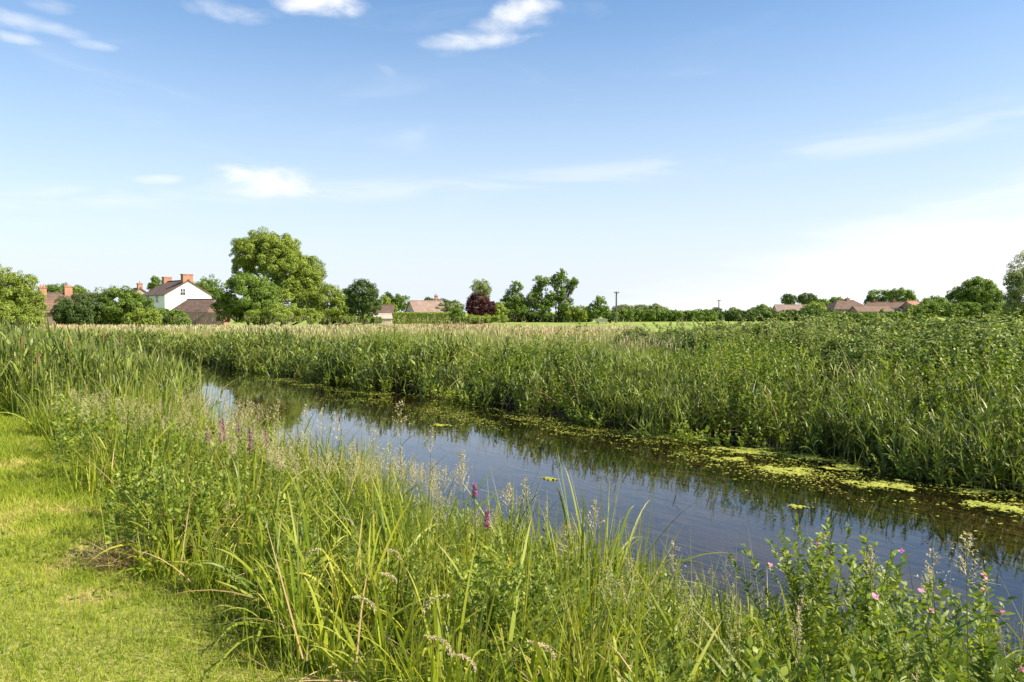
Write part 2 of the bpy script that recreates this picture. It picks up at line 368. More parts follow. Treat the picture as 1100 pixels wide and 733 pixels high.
n, s, P = sample(-3.5, 1.7, 2, 14, 26); P = P[inview(P, .3) & (P[:, 1] > 1.8)]  # longer tufts and clover in the turf
P = np.repeat(P, 14, 0)+rng.normal(size=(len(P)*14, 3))*[.03, .03, 0]
N = len(P); blades(a, P, az(N, .1, .8), rng.uniform(.06, .13, N), .004, rng.uniform(.1, .5, N), 3, rng.beta(2, 3, N)*.8)
tag(link('lawn_grass', a.mesh('lawn grass', M['lawn'])), 'short mown yellow green grass of the lawn at the lower left', 'grass', kind='stuff')

# ------------------------------------------------------------------ near bank: broad arching blades
def tufts(acc, P, per, r, hfun, W, zen=(.05, .55), droop=(.15, .6), nseg=7, rlo=0, rhi=.92, m=0, dirbias=None):
    N0 = len(P); Q = np.repeat(P, per, 0); N = len(Q)
    tr = np.repeat(rng.uniform(-.18, .18, N0), per)
    Q = Q+rng.normal(size=(N, 3))*[r, r, 0]; Q[:, 2] = gz(Q[:, 0], Q[:, 1])-.02
    H = np.repeat(hfun, per)*rng.uniform(.55, 1.12, N)
    D = az(N, *zen)
    if dirbias is not None: D = unit(D+dirbias)
    blades(acc, Q, D, H*1.15, np.broadcast_to(W, N)*rng.uniform(.6, 1.3, N), rng.uniform(*droop, N)*rng.uniform(.5, 1.1, N), nseg, np.clip(rng.beta(2, 2.6, N)*(rhi-rlo)+rlo+tr, 0, 1), m=m)
LEN = np.array([0, 0, 0.])
a = Acc()
def dense_edge(n, s): return sm(1.25, 1.7, n-.6*sm(6, 11, s)+.22*np.sin(s*2.3)+.12*np.sin(s*6))*(1-sm(nnear(s)-.1, nnear(s)+.35, n))
n, s, P = sample(1.4, 6.6, -2, 17.5, 11, lambda n, s: dense_edge(n, s)*np.clip(1.2-s/40, .5, 1))
k = inview(P); n, s, P = n[k], s[k], P[k]
px = PX(P); dist = P[:, 1]
hr = 1-.45*sm(790, 880, px)*(dist < 9)      # fewer grasses where the herbs stand on the right
k = rng.uniform(size=len(P)) < hr; n, s, P = n[k], s[k], P[k]
hn = fbm(P[:, 0], P[:, 1], 1.5, 31)
h = vh(n, s)*(.93+.4*hn)*rng.uniform(.7, 1.15, len(P))
k = rng.uniform(size=len(P)) < sm(-.75, -.15, hn+.35*fbm(P[:, 0], P[:, 1], 3.3, 33)); n, s, P, h = n[k], s[k], P[k], h[k]
q = rng.uniform(size=len(P)); nr = P[:, 1] < 6.5
def sel(m_): return P[m_], h[m_]
for m_, per_, r_, k_, W_, zn, dp, ns_, lo_, hi_ in [
    (nr & (q < .5), 34, .035, 1.25, .025, (.05, .85), (.3, .98), 10, .1, .9),
    (nr & (q >= .5) & (q < .8), 22, .05, 1.0, .017, (.02, .45), (.05, .5), 8, 0, .9),
    (nr & (q >= .8), 34, .07, 1.1, .008, (.02, .5), (.05, .5), 7, .2, 1),
    (~nr & (q < .5), 26, .06, 1.25, .026, (.05, .85), (.3, .98), 8, .05, .9),
    (~nr & (q >= .5) & (q < .8), 20, .08, 1.05, .019, (.02, .45), (.05, .5), 7, 0, .9),
    (~nr & (q >= .8), 28, .1, 1.15, .011, (.02, .5), (.05, .5), 6, .2, 1)]:
    Pm, hm = sel(m_); tufts(a, Pm, per_, r_, hm*k_, W_, zn, dp, ns_, rlo=lo_, rhi=hi_)
# big bright arching tussocks nearest the camera
n, s, P = sample(1.8, 3.6, -.5, 5, 5.5); k = inview(P, .2) & (PX(P) < 830); n, s, P = n[k], s[k], P[k]
tufts(a, P, 36, .05, rng.uniform(.8, 1.1, len(P)), .024, (.05, .7), (.3, .9), 11, rlo=.35, rhi=.95)
# finer thin blades between
n, s, P = sample(1.4, 6.0, -1, 17, 7, dense_edge); k = inview(P); n, s, P = n[k], s[k], P[k]
tufts(a, P, 10, .1, vh(n, s)*rng.uniform(.6, 1.05, len(P)), .006, (.02, .4), (.0, .3), 5, rlo=.1, rhi=1)
# low litter and shade growth near the ground
n, s, P = sample(1.5, 5.4, -1, 17, 30, dense_edge); k = inview(P); P = P[k]
tufts(a, P, 8, .1, np.full(len(P), .32), .008, (.1, 1.1), (.2, .7), 4)
tag(link('bank_grass', a.mesh('bank grass', M['sedge'])), 'tall arching green grasses and sedges covering the near bank', 'grass', kind='stuff')

# upright iris-like blades along the near waterline
a = Acc()
for (x0, x1, ny_, hh) in [(585, 660, 600, .75), (690, 730, 600, .8), (735, 800, 622, .72), (500, 540, 560, .7), (640, 700, 610, .7), (250, 330, 470, .8), (350, 400, 500, .85), (20, 70, 620, .6)]:
    for q in range(max(4, int((x1-x0)/7))):
        b0 = onz(rng.uniform(x0, x1), ny_+rng.uniform(0, 26), .25)
        if x0 == 20: continue
        b0[2] = gz(b0[0], b0[1]); 
        b0 = np.repeat(b0[None], 9, 0)+rng.normal(size=(9, 3))*[.05, .05, 0]
        blades(a, b0, az(9, 0, .16), hh*rng.uniform(.8, 1.3, 9), .016, rng.uniform(0, .06, 9), 6, rng.uniform(.1, .6, 9))
tag(link('flag_leaves', a.mesh('flag leaves', M['sedge'])), 'stiff upright sword shaped leaves along the near water edge', 'reeds', kind='stuff')

# ------------------------------------------------------------------ leafy shoots (reeds, herbs)
def shoots(acc, P, H, nleaf, L, W, zen, droop, nseg, rlo=0., rhi=.9, stemw=.006, lean=.08, prof='grass', low=.15, mstem=1, rn=0., twist=.5, out=0.):
    N = len(P); D = unit(np.concatenate([rng.normal(size=(N, 2))*lean+out, np.ones((N, 1))], 1)); rn = np.broadcast_to(rn, N)
    H = np.broadcast_to(H, N); dr = rng.uniform(0, .06, N)
    blades(acc, P, D, H, stemw, dr, 2, rng.uniform(size=N), 'stem', mstem)
    t = np.tile(np.linspace(low, .98, nleaf), N)+rng.uniform(-.04, .04, N*nleaf)
    Pi = np.repeat(P, nleaf, 0); Di = np.repeat(D, nleaf, 0); Hi = np.repeat(H, nleaf)
    B = Pi+Di*(Hi*t)[:, None]; B[:, 2] -= np.repeat(dr, nleaf)*Hi*t**2.2
    ph = rng.uniform(0, 2*np.pi, N*nleaf); th = rng.uniform(*zen, N*nleaf)*(1.15-.5*t)
    DD = np.stack([np.sin(th)*np.cos(ph), np.sin(th)*np.sin(ph), np.cos(th)], 1)
    sr = np.repeat(rng.uniform(-.15, .15, N)+rn, nleaf)
    Lr = np.broadcast_to(L, N*nleaf)*rng.uniform(.6, 1.2, N*nleaf)*(1.1-.45*np.abs(t-.5)*2*.9)
    blades(acc, B, DD, Lr, W*rng.uniform(.7, 1.2, N*nleaf), rng.uniform(*droop, N*nleaf), nseg, np.clip(rng.uniform(rlo, rhi, N*nleaf)+sr, 0, 1), prof, twist=twist)

def cluster(n, s, per, spread):
    cn = np.repeat(n, per); cs = np.repeat(s, per); d1 = rng.normal(size=len(cn))*spread; d2 = rng.normal(size=len(cn))*spread
    hk = np.repeat(rng.uniform(.66, 1.18, len(n)), per)*(1-.35*np.clip(np.hypot(d1, d2)/spread/2.2, 0, 1)); rk = np.repeat(rng.uniform(-.2, .2, len(n)), per)
    nn_, ss_ = cn+d1, cs+d2; x, y = xy(ss_, nn_)
    ox = (d2*A[0]+d1*Bv[0])/spread; oy = (d2*A[1]+d1*Bv[1])/spread
    return nn_, ss_, np.stack([x, y, gz(x, y)], 1), hk, rk, np.stack([ox, oy], 1)
# far bank reeds
a = Acc()
def frh(n, s): 
    d = n-nfar(s)
    h = 1.2-.68*sm(.4, 4., d)+.13*np.sin(s*.9)+.1*np.sin(s*2.3+n*1.7)+.09*np.sin(n*3.1-s)
    h = h*(1-.1*sm(18, 30, s))*(1+.5*fbm(n, s, 1.25, 41))+.2*sm(-.3, .5, fbm(n, s, .3, 43))*(1-sm(3, 5, d))
    return h
for (n0, n1, s0, s1, dn, nl) in [(12.8, 15.5, 0, 16, 100, 11), (15.5, 17., 0, 16, 60, 9), (17., 19.5, 0, 16, 26, 8), (12.8, 15.5, 16, 50, 58, 10), (15.5, 16.8, 16, 50, 34, 9), (13, 17, 50, 75, 16, 8), (16.8, 19, 16, 70, 7, 7)]:
    per = 12
    n, s, P = sample(n0, n1, s0, s1, dn/per*1.15, lambda n, s: (n > nfar(s)-.45)*(1-.7*(n < nfar(s)-.1)*(fbm(n, s, 2., 4) < .0))*sm(-.42, .08, fbm(n, s, 1.25, 91))*np.where((s < 18) & (fbm(n, s, .6, 95) < -.05), .3, 1))
    k = inview(P, 2); n, s = n[k], s[k]
    n, s, P, hk, rk, ou = cluster(n, s, per, .17)
    far_ = P[:, 1].mean()/14
    shoots(a, P, frh(n, s)*hk*rng.uniform(.8, 1.12, len(P)), max(6, nl-2), .5, .03*max(1, far_*.8), (.2, 1.05), (.1, .9), 4, rlo=0, rhi=.9, stemw=.008, lean=.08, rn=rk*1.2+.25*fbm(n, s, .6, 51)+.02, out=ou*.16)
tag(link('far_bank_reeds', a.mesh('far bank reeds', [M['reed'], M['stem']])), 'dense grey green reeds standing along the far bank', 'reeds', kind='stuff')

# left tall reeds on the near bank
a = Acc()
n, s, P = sample(1.6, 7.2, 14, 40, 4.2, lambda n, s: (n > 2.3+.2*np.sin(s*1.7))*(n < nnear(s)+.1)*sm(14.5, 18, s+.6*np.sin(n*2))*np.where(s > 27, .55, 1))
n, s, P, hk, rk, ou = cluster(n, s, 11, .16)
h = .82+.85*sm(15, 19, s)-.25*(1-sm(1.8, 2.8, n))+.1*np.sin(s*1.3+n)
h = h*(1-.12*sm(4.5, 6.5, n))*(.35+.65*hk)
shoots(a, P, h*rng.uniform(.85, 1.05, len(P)), 8, .66, .046, (.15, .8), (.05, .9), 6, rhi=.9, stemw=.009, lean=.06, rn=rk, out=ou*.14)
n, s, P = sample(1.8, 6.5, 15, 28, 6, lambda n, s: n < nnear(s)); h = .8+.75*sm(15, 19, s)
tufts(a, P, 12, .12, h, .035, (.02, .3), (.02, .35), 6)
tag(link('tall_reeds', a.mesh('tall reeds', [M['reed'], M['stem']])), 'tall broad leaved reeds crowding the near bank at the left', 'reeds', kind='stuff')

# herbs on the near bank (willowherb, nettles, bindweed)
a = Acc()
def herb_patch(px0, px1, py0, py1, z, cnt, H, nl=34, L=.075, W=.017):
    W = W*1.35
    B = np.array([onz(rng.uniform(px0, px1), rng.uniform(py0, py1), z) for _ in range(cnt)])
    B[:, 2] = gz(B[:, 0], B[:, 1])
    shoots(a, B, H*rng.uniform(.7, 1.1, cnt), nl, L, W, (.7, 1.35), (.05, .35), 3, prof='leaf', lean=.16, low=.12, stemw=.005)
herb_patch(500, 600, 640, 760, .6, 90, .8, 70, .05, .0105)
herb_patch(830, 1180, 700, 1300, .55, 300, .85, 60, .07, .014)
herb_patch(815, 1200, 650, 780, .3, 800, .7, 44, .065, .016)
herb_patch(850, 1200, 630, 700, .15, 560, .62, 40, .065, .016)
herb_patch(330, 460, 620, 720, .6, 60, .6, 60, .05, .01)
herb_patch(680, 850, 740, 1100, .6, 110, .75, 56, .055, .011)
herb_patch(210, 330, 520, 600, .5, 110, .8, 50, .06, .013)
herb_patch(430, 560, 560, 620, .35, 90, .65, 34, .07, .014)
herb_patch(250, 400, 480, 540, .3, 110, .75, 30, .08, .02)
herb_patch(120, 330, 540, 640, .6, 170, .65, 40, .07, .016)
herb_patch(300, 560, 520, 620, .4, 330, .75, 50, .06, .014)
herb_patch(560, 815, 600, 720, .35, 300, .68, 46, .055, .013)
herb_patch(60, 300, 450, 540, .6, 170, .85, 34, .09, .022)
# low herbs at the foot of the far bank
n, s, P = sample(12.6, 14.6, 0, 34, 40, lambda n, s: (n > nfar(s)-.75)*(fbm(n, s, 1.3, 5) > .05)); k = inview(P, 2); P = P[k]; P[:, 2] = np.maximum(P[:, 2], -.02)
shoots(a, P, .42*rng.uniform(.5, 1.2, len(P)), 14, .1, .05, (.6, 1.4), (.1, .3), 2, rlo=.3, rhi=1, prof='leaf', lean=.3, low=.15)
# nettle-like growth mixed in the far reeds
n, s, P = sample(13.2, 22, -2, 30, 34, lambda n, s: ((fbm(n, s, .6, 95) < .0) | (fbm(n, s, .8, 9) > .35))*(n > nfar(s)+.1)*((s < 15) | (n < 16.5))); k = inview(P, 2); P = P[k]
shoots(a, P, 1.1*rng.uniform(.6, 1.25, len(P))*(1+.55*fbm(P[:, 0], P[:, 1], 1.3, 61)), 30, .11, .045, (.7, 1.3), (.1, .4), 2, rlo=.0, rhi=.75, prof='leaf', lean=.15, low=.2)
tag(link('bank_herbs', a.mesh('bank herbs', [M['herb'], M['stem']])), 'leafy green herbs mixed among the grasses on both banks', 'herbs', kind='stuff')

# dead stems and fallen litter tangled in both banks
a = Acc()
n, s, P = sample(1.5, 5.6, -1, 17, 26, dense_edge); P = P[inview(P)]; N = len(P); P[:, 2] += rng.uniform(.02, .5, N)**1.5
blades(a, P, az(N, .5, 1.5), rng.uniform(.2, .75, N), rng.uniform(.004, .012, N), rng.uniform(0, .4, N), 5, rng.uniform(0, 1, N))
n, s, P = sample(1.2, 1.9, 1, 14, 160, lambda n, s: sm(-.1, .3, fbm(n, s, 2, 71))); P = P[inview(P)]; N = len(P); P[:, 2] += .02
blades(a, P, az(N, 1.0, 1.55), rng.uniform(.05, .25, N), .004, 0, 2, rng.uniform(0, 1, N))
n, s, P = sample(13.1, 16.5, 0, 40, 7); P = P[inview(P)]; N = len(P); P[:, 2] += rng.uniform(0, .6, N)
blades(a, P, az(N, .2, 1.3), rng.uniform(.5, 1.3, N), rng.uniform(.01, .02, N), rng.uniform(0, .5, N), 5, rng.uniform(.2, 1, N))
tag(link('dead_stems', a.mesh('dead stems', M['dead'])), 'dry brown broken stems and litter tangled in the bank growth', 'dead stems', kind='stuff')
# clover and plantain leaves in the turf
a = Acc()
n, s, P = sample(-3.5, 1.4, 2, 16, 30, lambda n, s: sm(-.2, .4, fbm(n, s, 1.1, 81))); P = P[inview(P, .3) & (P[:, 1] > 1.8)]
P = np.repeat(P, 7, 0)+rng.normal(size=(len(P)*7, 3))*[.035, .035, 0]; N = len(P)
blades(a, P, az(N, .9, 1.45), rng.uniform(.03, .07, N), rng.uniform(.012, .022, N), .1, 3, rng.uniform(0, .6, N), 'leaf')
tag(link('lawn_weeds', a.mesh('lawn weeds', M['herb'])), 'small broad leaved weeds and clover scattered in the mown lawn', 'weeds', kind='stuff')

# ------------------------------------------------------------------ seed heads
def panicle(acc, B, D, size, m=0, nb=26, spk=7, wid=.004, spread=.9, rlo=0, rhi=1):
    """open grass panicles, one per row of B; rachis of length size along D"""
    N = len(B); D = unit(D); size = np.broadcast_to(size, N)
    t = np.tile(np.linspace(0, 1, nb), N); Bi = np.repeat(B, nb, 0)+np.repeat(D, nb, 0)*(np.repeat(size, nb)*t)[:, None]
    th = rng.uniform(.4, 1., N*nb)*spread; ph = rng.uniform(0, 2*np.pi, N*nb)
    DD = np.stack([np.sin(th)*np.cos(ph), np.sin(th)*np.sin(ph), np.cos(th)], 1)
    L = np.repeat(size, nb)*(.6*(1-t)+.07)*rng.uniform(.5, 1.1, N*nb)
    blades(acc, Bi, DD, L, wid*.4, .25, 3, rng.uniform(rlo, rhi, N*nb), 'stem', m)
    Q = np.repeat(Bi, spk, 0)+np.repeat(DD, spk, 0)*(np.repeat(L, spk)*rng.uniform(.2, 1.05, N*nb*spk))[:, None]
    K_ = len(Q)
    blades(acc, Q, unit(np.repeat(DD, spk, 0)+.6*rng.normal(size=(K_, 3))-[0, 0, .3]), np.repeat(np.repeat(size, nb), spk)*rng.uniform(.04, .075, K_), wid, .1, 2, rng.uniform(rlo, rhi, K_), 'leaf', m)
a = Acc()
def ground_pts(px0, px1, py0, py1, z, cnt):
    B = np.array([onz(rng.uniform(px0, px1), rng.uniform(py0, py1), z) for _ in range(cnt)]); B[:, 2] = gz(B[:, 0], B[:, 1]); return B
def headed(B, H, size, **k):
    N = len(B); D = unit(np.concatenate([rng.normal(size=(N, 2))*.12, np.ones((N, 1))], 1)); H = H*rng.uniform(.85, 1.12, N)
    blades(a, B, D, H+size*.9, .003, 0, 3, rng.uniform(0, .6, N), 'stem', 1)
    panicle(a, B+D*H[:, None], D, size*rng.uniform(.7, 1.2, N), **k)
headed(ground_pts(225, 480, 530, 600, .45, 170), .85, .2, nb=22, spk=4, wid=.0055)
headed(ground_pts(60, 260, 470, 560, .6, 130), .75, .17, nb=18, spk=4, wid=.006)
headed(ground_pts(190, 300, 450, 500, .6, 60), .95, .2, nb=18, spk=4, wid=.008)
headed(ground_pts(480, 620, 600, 680, .4, 22), .75, .18, nb=20, spk=5, wid=.004, rhi=.4)
headed(ground_pts(630, 860, 680, 900, .5, 26), .7, .17, nb=20, spk=5, wid=.004, rhi=.3)
headed(ground_pts(1000, 1150, 720, 1000, .5, 10), .8, .17, nb=20, spk=5, wid=.004)
# far bank and meadow edge
n, s, P = sample(15, 22, 10, 50, 2.2); k = inview(P, 2); P = P[k]
headed(P, 1.35, .22, nb=8, spk=2, wid=.022, rlo=.0, rhi=.7)
tag(link('grass_seed_heads', a.mesh('grass seed heads', [M['straw'], M['stem']])), 'buff feathery seed heads of grasses scattered through the bank growth', 'grass', kind='stuff')

# ------------------------------------------------------------------ rough meadow and field
a = Acc()
n, s, P = sample(15.5, 75, -10, 95, 42, lambda n, s: sm(16, 19.5, n)*np.clip(1.15-(n-18)/70, .2, 1)*(fbm(n, s, .25, 8) > -.8))
k = inview(P, 4) & (P[:, 1] < 82) & ((P[:, 0] < .12*P[:, 1]+2.5)); n, s, P = n[k], s[k], P[k]
N = len(P); fs = np.clip(P[:, 1]/28, .8, 3)
hh = (.85-.4*sm(30, 62, n))*rng.uniform(.6, 1.15, N)
pat = sm(-.45, .75, fbm(P[:, 0], P[:, 1], .16, 11)+.5*fbm(P[:, 0], P[:, 1]*2, .7, 12))
for q in range(3):
    blades(a, P+rng.normal(size=(N, 3))*[.12, .12, 0], az(N, .02, .5), hh*rng.uniform(.7, 1.1, N), .018*fs, .2, 3, np.clip(rng.normal(.3, .2, N)+.3*(pat-.3), 0, 1))
k = rng.uniform(size=N) < np.clip(pat*.5-.03, .02, .5)
Q = P[k]; h2 = hh[k]; nq = len(Q)
blades(a, Q+np.stack([0*h2, 0*h2, h2*.85], 1), az(nq, .02, .4), .2, .022*fs[k], .05, 2, rng.uniform(0, 1, nq), 'spike', 1)
rustp = sm(.15, .5, fbm(P[:, 0], P[:, 1], .09, 21))
k = rng.uniform(size=N) < rustp*.25
Q = P[k]; h2 = hh[k]; nq = len(Q)
blades(a, Q+np.stack([0*h2, 0*h2, h2*.75], 1), az(nq, .02, .3), .35, .05*fs[k], .05, 2, rng.uniform(0, 1, nq), 'spike', 2)
tag(link('meadow_grass', a.mesh('meadow grass', [M['meadow'], M['straw'], M['rust']])), 'tan and rust coloured rough meadow grass beyond the reeds', 'grass', kind='stuff')

# ------------------------------------------------------------------ submerged weed and emergent stems
a = Acc()
n, s, P = sample(5.2, 13.2, -2, 30, 110, lambda n, s: sm(-.1, .35, fbm(n, s*.3, 1.1, 14))*(n < nfar(s)-.2))
P[:, 2] = -rng.uniform(.03, .3, len(P)); N = len(P)
D = np.stack([np.full(N, -A[0]), np.full(N, -A[1]), np.zeros(N)], 1)+rng.normal(size=(N, 3))*[.12, .12, .015]
blades(a, P, D, rng.uniform(.5, 1.4, N), rng.uniform(.01, .035, N), 0, 4, rng.uniform(0, 1, N), twist=.1)
n, s, P = sample(10.2, 13.4, 0, 20, 60, lambda n, s: sm(-.3, .3, fbm(n, s*.4, 1.0, 15)))
P[:, 2] = -rng.uniform(.015, .08, len(P)); N = len(P)
D = np.stack([np.full(N, -A[0]), np.full(N, -A[1]), np.zeros(N)], 1)+rng.normal(size=(N, 3))*[.2, .2, .01]
blades(a, P, D, rng.uniform(.3, .9, N), rng.uniform(.01, .03, N), 0, 3, rng.uniform(0, .6, N), twist=.1)
tag(link('submerged_weed', a.mesh('submerged weed', M['weed'])), 'brown green water weed trailing under the surface with the current', 'water weed', kind='stuff')
a = Acc()
for (px, py, c, h_) in [(830, 490, 14, .55), (850, 497, 10, .5), (800, 480, 6, .4), (905, 505, 10, .6), (930, 505, 8, .6), (550, 445, 6, .3), (600, 450, 5, .3), (620, 452, 5, .25), (700, 480, 3, .5), (1000, 560, 3, .3)]:
    B = np.array([onz(px+rng.uniform(-14, 14), py+rng.uniform(-3, 3), 0) for _ in range(c)]); B[:, 2] = -.1
    blades(a, B, az(c, .1, .8), h_*rng.uniform(.6, 1.2, c), .009, rng.uniform(0, .3, c), 4, rng.uniform(.3, .9, c))
tag(link('emergent_stems', a.mesh('emergent stems', M['reed'])), 'thin bent stems sticking out of the water near the far bank', 'reeds', kind='stuff')
a = Acc()
n, s, P = sample(9.5, 13.6, 0, 30, 300, lambda n, s: sm(-.15, .4, fbm(n*1.4, s*.45, 1.3, 17)+.4*fbm(n, s*.5, 6, 18))*.9*sm(10.2, 12, n)+.006); P[:, 2] = .004; N = len(P)
leafquads(a, P, unit(np.array([0, 0, 1.])+.05*rng.normal(size=(N, 3))), rng.uniform(.02, .08, N), rng.uniform(.015, .05, N), rng.uniform(0, 1, N))
tag(link('duckweed', a.mesh('duckweed', M['algae'])), 'loose flecks of yellow green duckweed floating by the far bank', 'water weed', kind='stuff')

# floating mats: each a ragged raft rising just above the water
mats = [(735, 467, 92, 13, 'largest yellow green algae raft beside the far reeds at mid river bend'),
 (686, 465, 26, 4, 'small algae raft just left of the largest yellow raft'),
 (800, 468, 56, 5, 'thin algae raft tucked against the reeds right of the largest raft'),
 (805, 484, 76, 8, 'long broken algae raft below the bent stems'),
 (782, 493, 30, 4, 'dull algae raft left of the bent stems'),
 (842, 505, 60, 9, 'oval algae raft out in the stream under the bent stems'),
 (872, 492, 60, 6, 'flat algae raft right of the bent stems near the bank'),
 (905, 502, 44, 6, 'little algae raft among stems at the bank foot'),
 (950, 521, 70, 7, 'narrow algae raft trailing parallel to the right hand bank'),
 (1045, 513, 120, 13, 'broad yellow algae raft under the nettles at the right edge'),
 (1078, 545, 70, 8, 'detached algae raft at the right edge farther from the bank'),
 (1060, 529, 50, 6, 'small algae fleck between the two right hand rafts'),
 (590, 515, 20, 3, 'lone pale algae patch in open blue water mid stream'),
 (476, 457, 24, 2, 'thin pale algae streak in open water left of centre'),
 (545, 433, 60, 4, 'olive algae strip against the far bank centre'),
 (248, 384, 44, 3, 'distant algae strip at the far left end of the river'),
 (430, 394, 30, 2, 'distant green algae strip under overhanging reeds'),
 (858, 545, 22, 2, 'faint algae streak in front of the willowherb tip'),
 (500, 428, 36, 3, 'olive algae sliver close to the bank left of centre')]
def raft(px, py, w, h, label, i):
    c = onz(px, py, 0); Yd = c[1]; rx = w/2*Yd/FPX; hy = (onz(px, py-h/2, 0)-onz(px, py+h/2, 0)); ry = max(.12, np.linalg.norm(hy)/2)
    st = max(.02, Yd*.0013); lr = max(rx, ry)*1.5
    u = np.arange(-rx*2.1, rx*2.1, st); v = np.arange(-ry*2.1, ry*2.1, st*1.5); U, W_ = np.meshgrid(u, v, indexing='ij')
    X = c[0]+U+W_*c[0]/c[1]*.6; Yy = c[1]+W_-U*.35
    f = .66-.8*np.sqrt((U/rx)**2+(W_/ry)**2)+.8*fbm((X*.5-Yy*.3)*1., Yy*1.3+X, 6./max(.5, rx), i)+.5*fbm(X*.6, Yy+X*.8, 9, i+3)+.2*fbm(X, Yy, 28, i)
    Z = np.clip(f*.035, -.02, .022)+.004*rng.normal(size=f.shape)*(f > 0)
    ok = f > -.12; idx = np.arange(f.size).reshape(f.shape)
    q = ok[:-1, :-1] & ok[1:, :-1] & ok[1:, 1:] & ok[:-1, 1:]
    F = np.stack([idx[:-1, :-1][q], idx[1:, :-1][q], idx[1:, 1:][q], idx[:-1, 1:][q]], -1)
    if len(F) == 0: return
    V = np.stack([X, Yy, Z], -1).reshape(-1, 3)
    use = np.unique(F); rm = np.zeros(len(V), int); rm[use] = np.arange(len(use))
    ac = Acc(); V = V[use]; ac.add(V, rm[F], np.clip(.5+.3*rng.normal(size=len(V)), 0, 1), np.zeros(len(V)))
    o = link('algae_raft', ac.mesh('algae raft', M['algae'], (c[0], c[1], 0)), loc=(c[0], c[1], 0)); tag(o, label, 'algae', 'algae rafts floating on the river')
for i, mt in enumerate(mats): raft(*mt, i)

# white feather on the water
c = onz(468, 515, .012)
a = Acc(); t = np.linspace(0, 1, 7)
B = np.tile(c[None], (22, 1))+np.linspace(-.05, .05, 22)[:, None]*np.array([[.9, .3, 0]])
for sg in (-1, 1): blades(a, B, np.tile([[.5, sg*.8, .25]], (22, 1)), .035*np.sin(np.linspace(.3, 2.9, 22)), .008, .1, 2, .5, 'leaf')
fe = empty('feather', c, 'tiny white feather floating on the open water left of centre', 'feather')
fm = solid('white feather', (.8, .8, .78), (.88, .88, .86), 20)
link('vane', a.mesh('feather vane', fm, c), fe); a = Acc(); blades(a, B[:1]-[.02, .006, 0], np.array([[.9, .3, .02]]), .14, .003, 0, 3, .5, 'stem'); link('quill', a.mesh('quill', fm, c), fe)

# ------------------------------------------------------------------ single plants in the foreground
def merge(name, accs, base, label, cat, group):
    e = empty(name, base, label, cat, group)
    for (nm, ac, mats_) in accs: link(nm, ac.mesh(nm.replace('_', ' '), mats_, base), e)
    return e
def tip_at(px, py_top, z_ground, Y):
    """base under a tip seen at the pixel at distance Y, and the height to it"""
    t = at(px, py_top, Y); g_ = float(gz(np.array(t[0]), np.array(t[1]))); return np.array([t[0], t[1], max(g_, -.05)]), t[2]-max(g_, -.05)
def loosestrife(px, pyt, Y, spike, label):
    b, H = tip_at(px, pyt, 0, Y); st, lv, fl = Acc(), Acc(), Acc()
    D = unit(np.array([[rng.normal()*.03, rng.normal()*.03, 1]]))
    blades(st, np.repeat(b[None], 2, 0), np.repeat(D, 2, 0), H, .007, 0, 4, rng.uniform(0, 1, 2), 'stem')
    k = 44; t = np.linspace(.1, 1-spike/H*1.02, k); B = b+D*(t*H)[:, None]
    blades(lv, B, az(k, .7, 1.2), rng.uniform(.05, .09, k)*(1.1-.5*t), .014, .2, 3, rng.uniform(.1, .9, k), 'leaf')
    k = int(spike*1500); t = rng.uniform(1-spike/H, 1, k); B = b+D*(t*H)[:, None]
    taper = (1-(t-(1-spike/H))/(spike/H))
    blades(fl, B, az(k, .6, 1.5), (.012+.016*taper**.5), .009, .1, 2, rng.uniform(0, 1, k), 'leaf')
    return merge('purple_loosestrife', [('stem', st, M['redstem']), ('leaf_cluster', lv, M['herb']), ('flower_spike', fl, M['purple'])], b, label, 'wildflower', 'purple loosestrife on the near bank')
loosestrife(224, 458, 9.0, .16, 'purple loosestrife spike farthest left, thin and short, in the near bank grasses')
loosestrife(237, 452, 8.9, .24, 'tall purple loosestrife spike at the left of the spaced group')
loosestrife(247, 449, 8.8, .26, 'tallest purple loosestrife spike in the middle of the group')
loosestrife(255, 456, 9.1, .18, 'purple loosestrife spike right beside the tallest one')
loosestrife(272, 458, 8.4, .24, 'pinker loosestrife spike on a reddish stem standing apart at the right')
loosestrife(286, 462, 8.6, .18, 'faint purple loosestrife spike rightmost of the bank group')
loosestrife(523, 548, 4.6, .1, 'short single purple loosestrife head in front of the tall pale plume at centre')
loosestrife(512, 520, 5.0, .08, 'dark reddish loosestrife bud head beside the tall pale plume')

def plume(px, pyt, Y, size, label, dens=26, wid=.0045, spread=.9, spk=8, lean=.05, rlo=0, rhi=1):
    b, H = tip_at(px, pyt, 0, Y); st, lv, fl = Acc(), Acc(), Acc()
    D = unit(np.array([[rng.normal()*lean, rng.normal()*lean, 1]])); D1 = D
    blades(st, np.repeat(b[None], 3, 0), np.repeat(D, 3, 0), H, .0055, 0, 5, rng.uniform(.2, .8, 3), 'stem')
    k = 7; t = np.linspace(.15, .75, k); B = b+D*(t*H)[:, None]
    blades(lv, B, az(k, .25, .8), rng.uniform(.25, .45, k), .011, rng.uniform(.1, .5, k), 7, rng.uniform(.1, .7, k))
    panicle(fl, b[None]+D*(H-size), D, size, nb=dens, spk=spk, wid=wid, spread=spread, rlo=rlo, rhi=rhi)
    return merge('plume_grass', [('stem', st, M['stem']), ('leaf_blades', lv, M['sedge']), ('seed_head', fl, M['straw'])], b, label, 'grass', 'tall seeding grasses standing against the water')
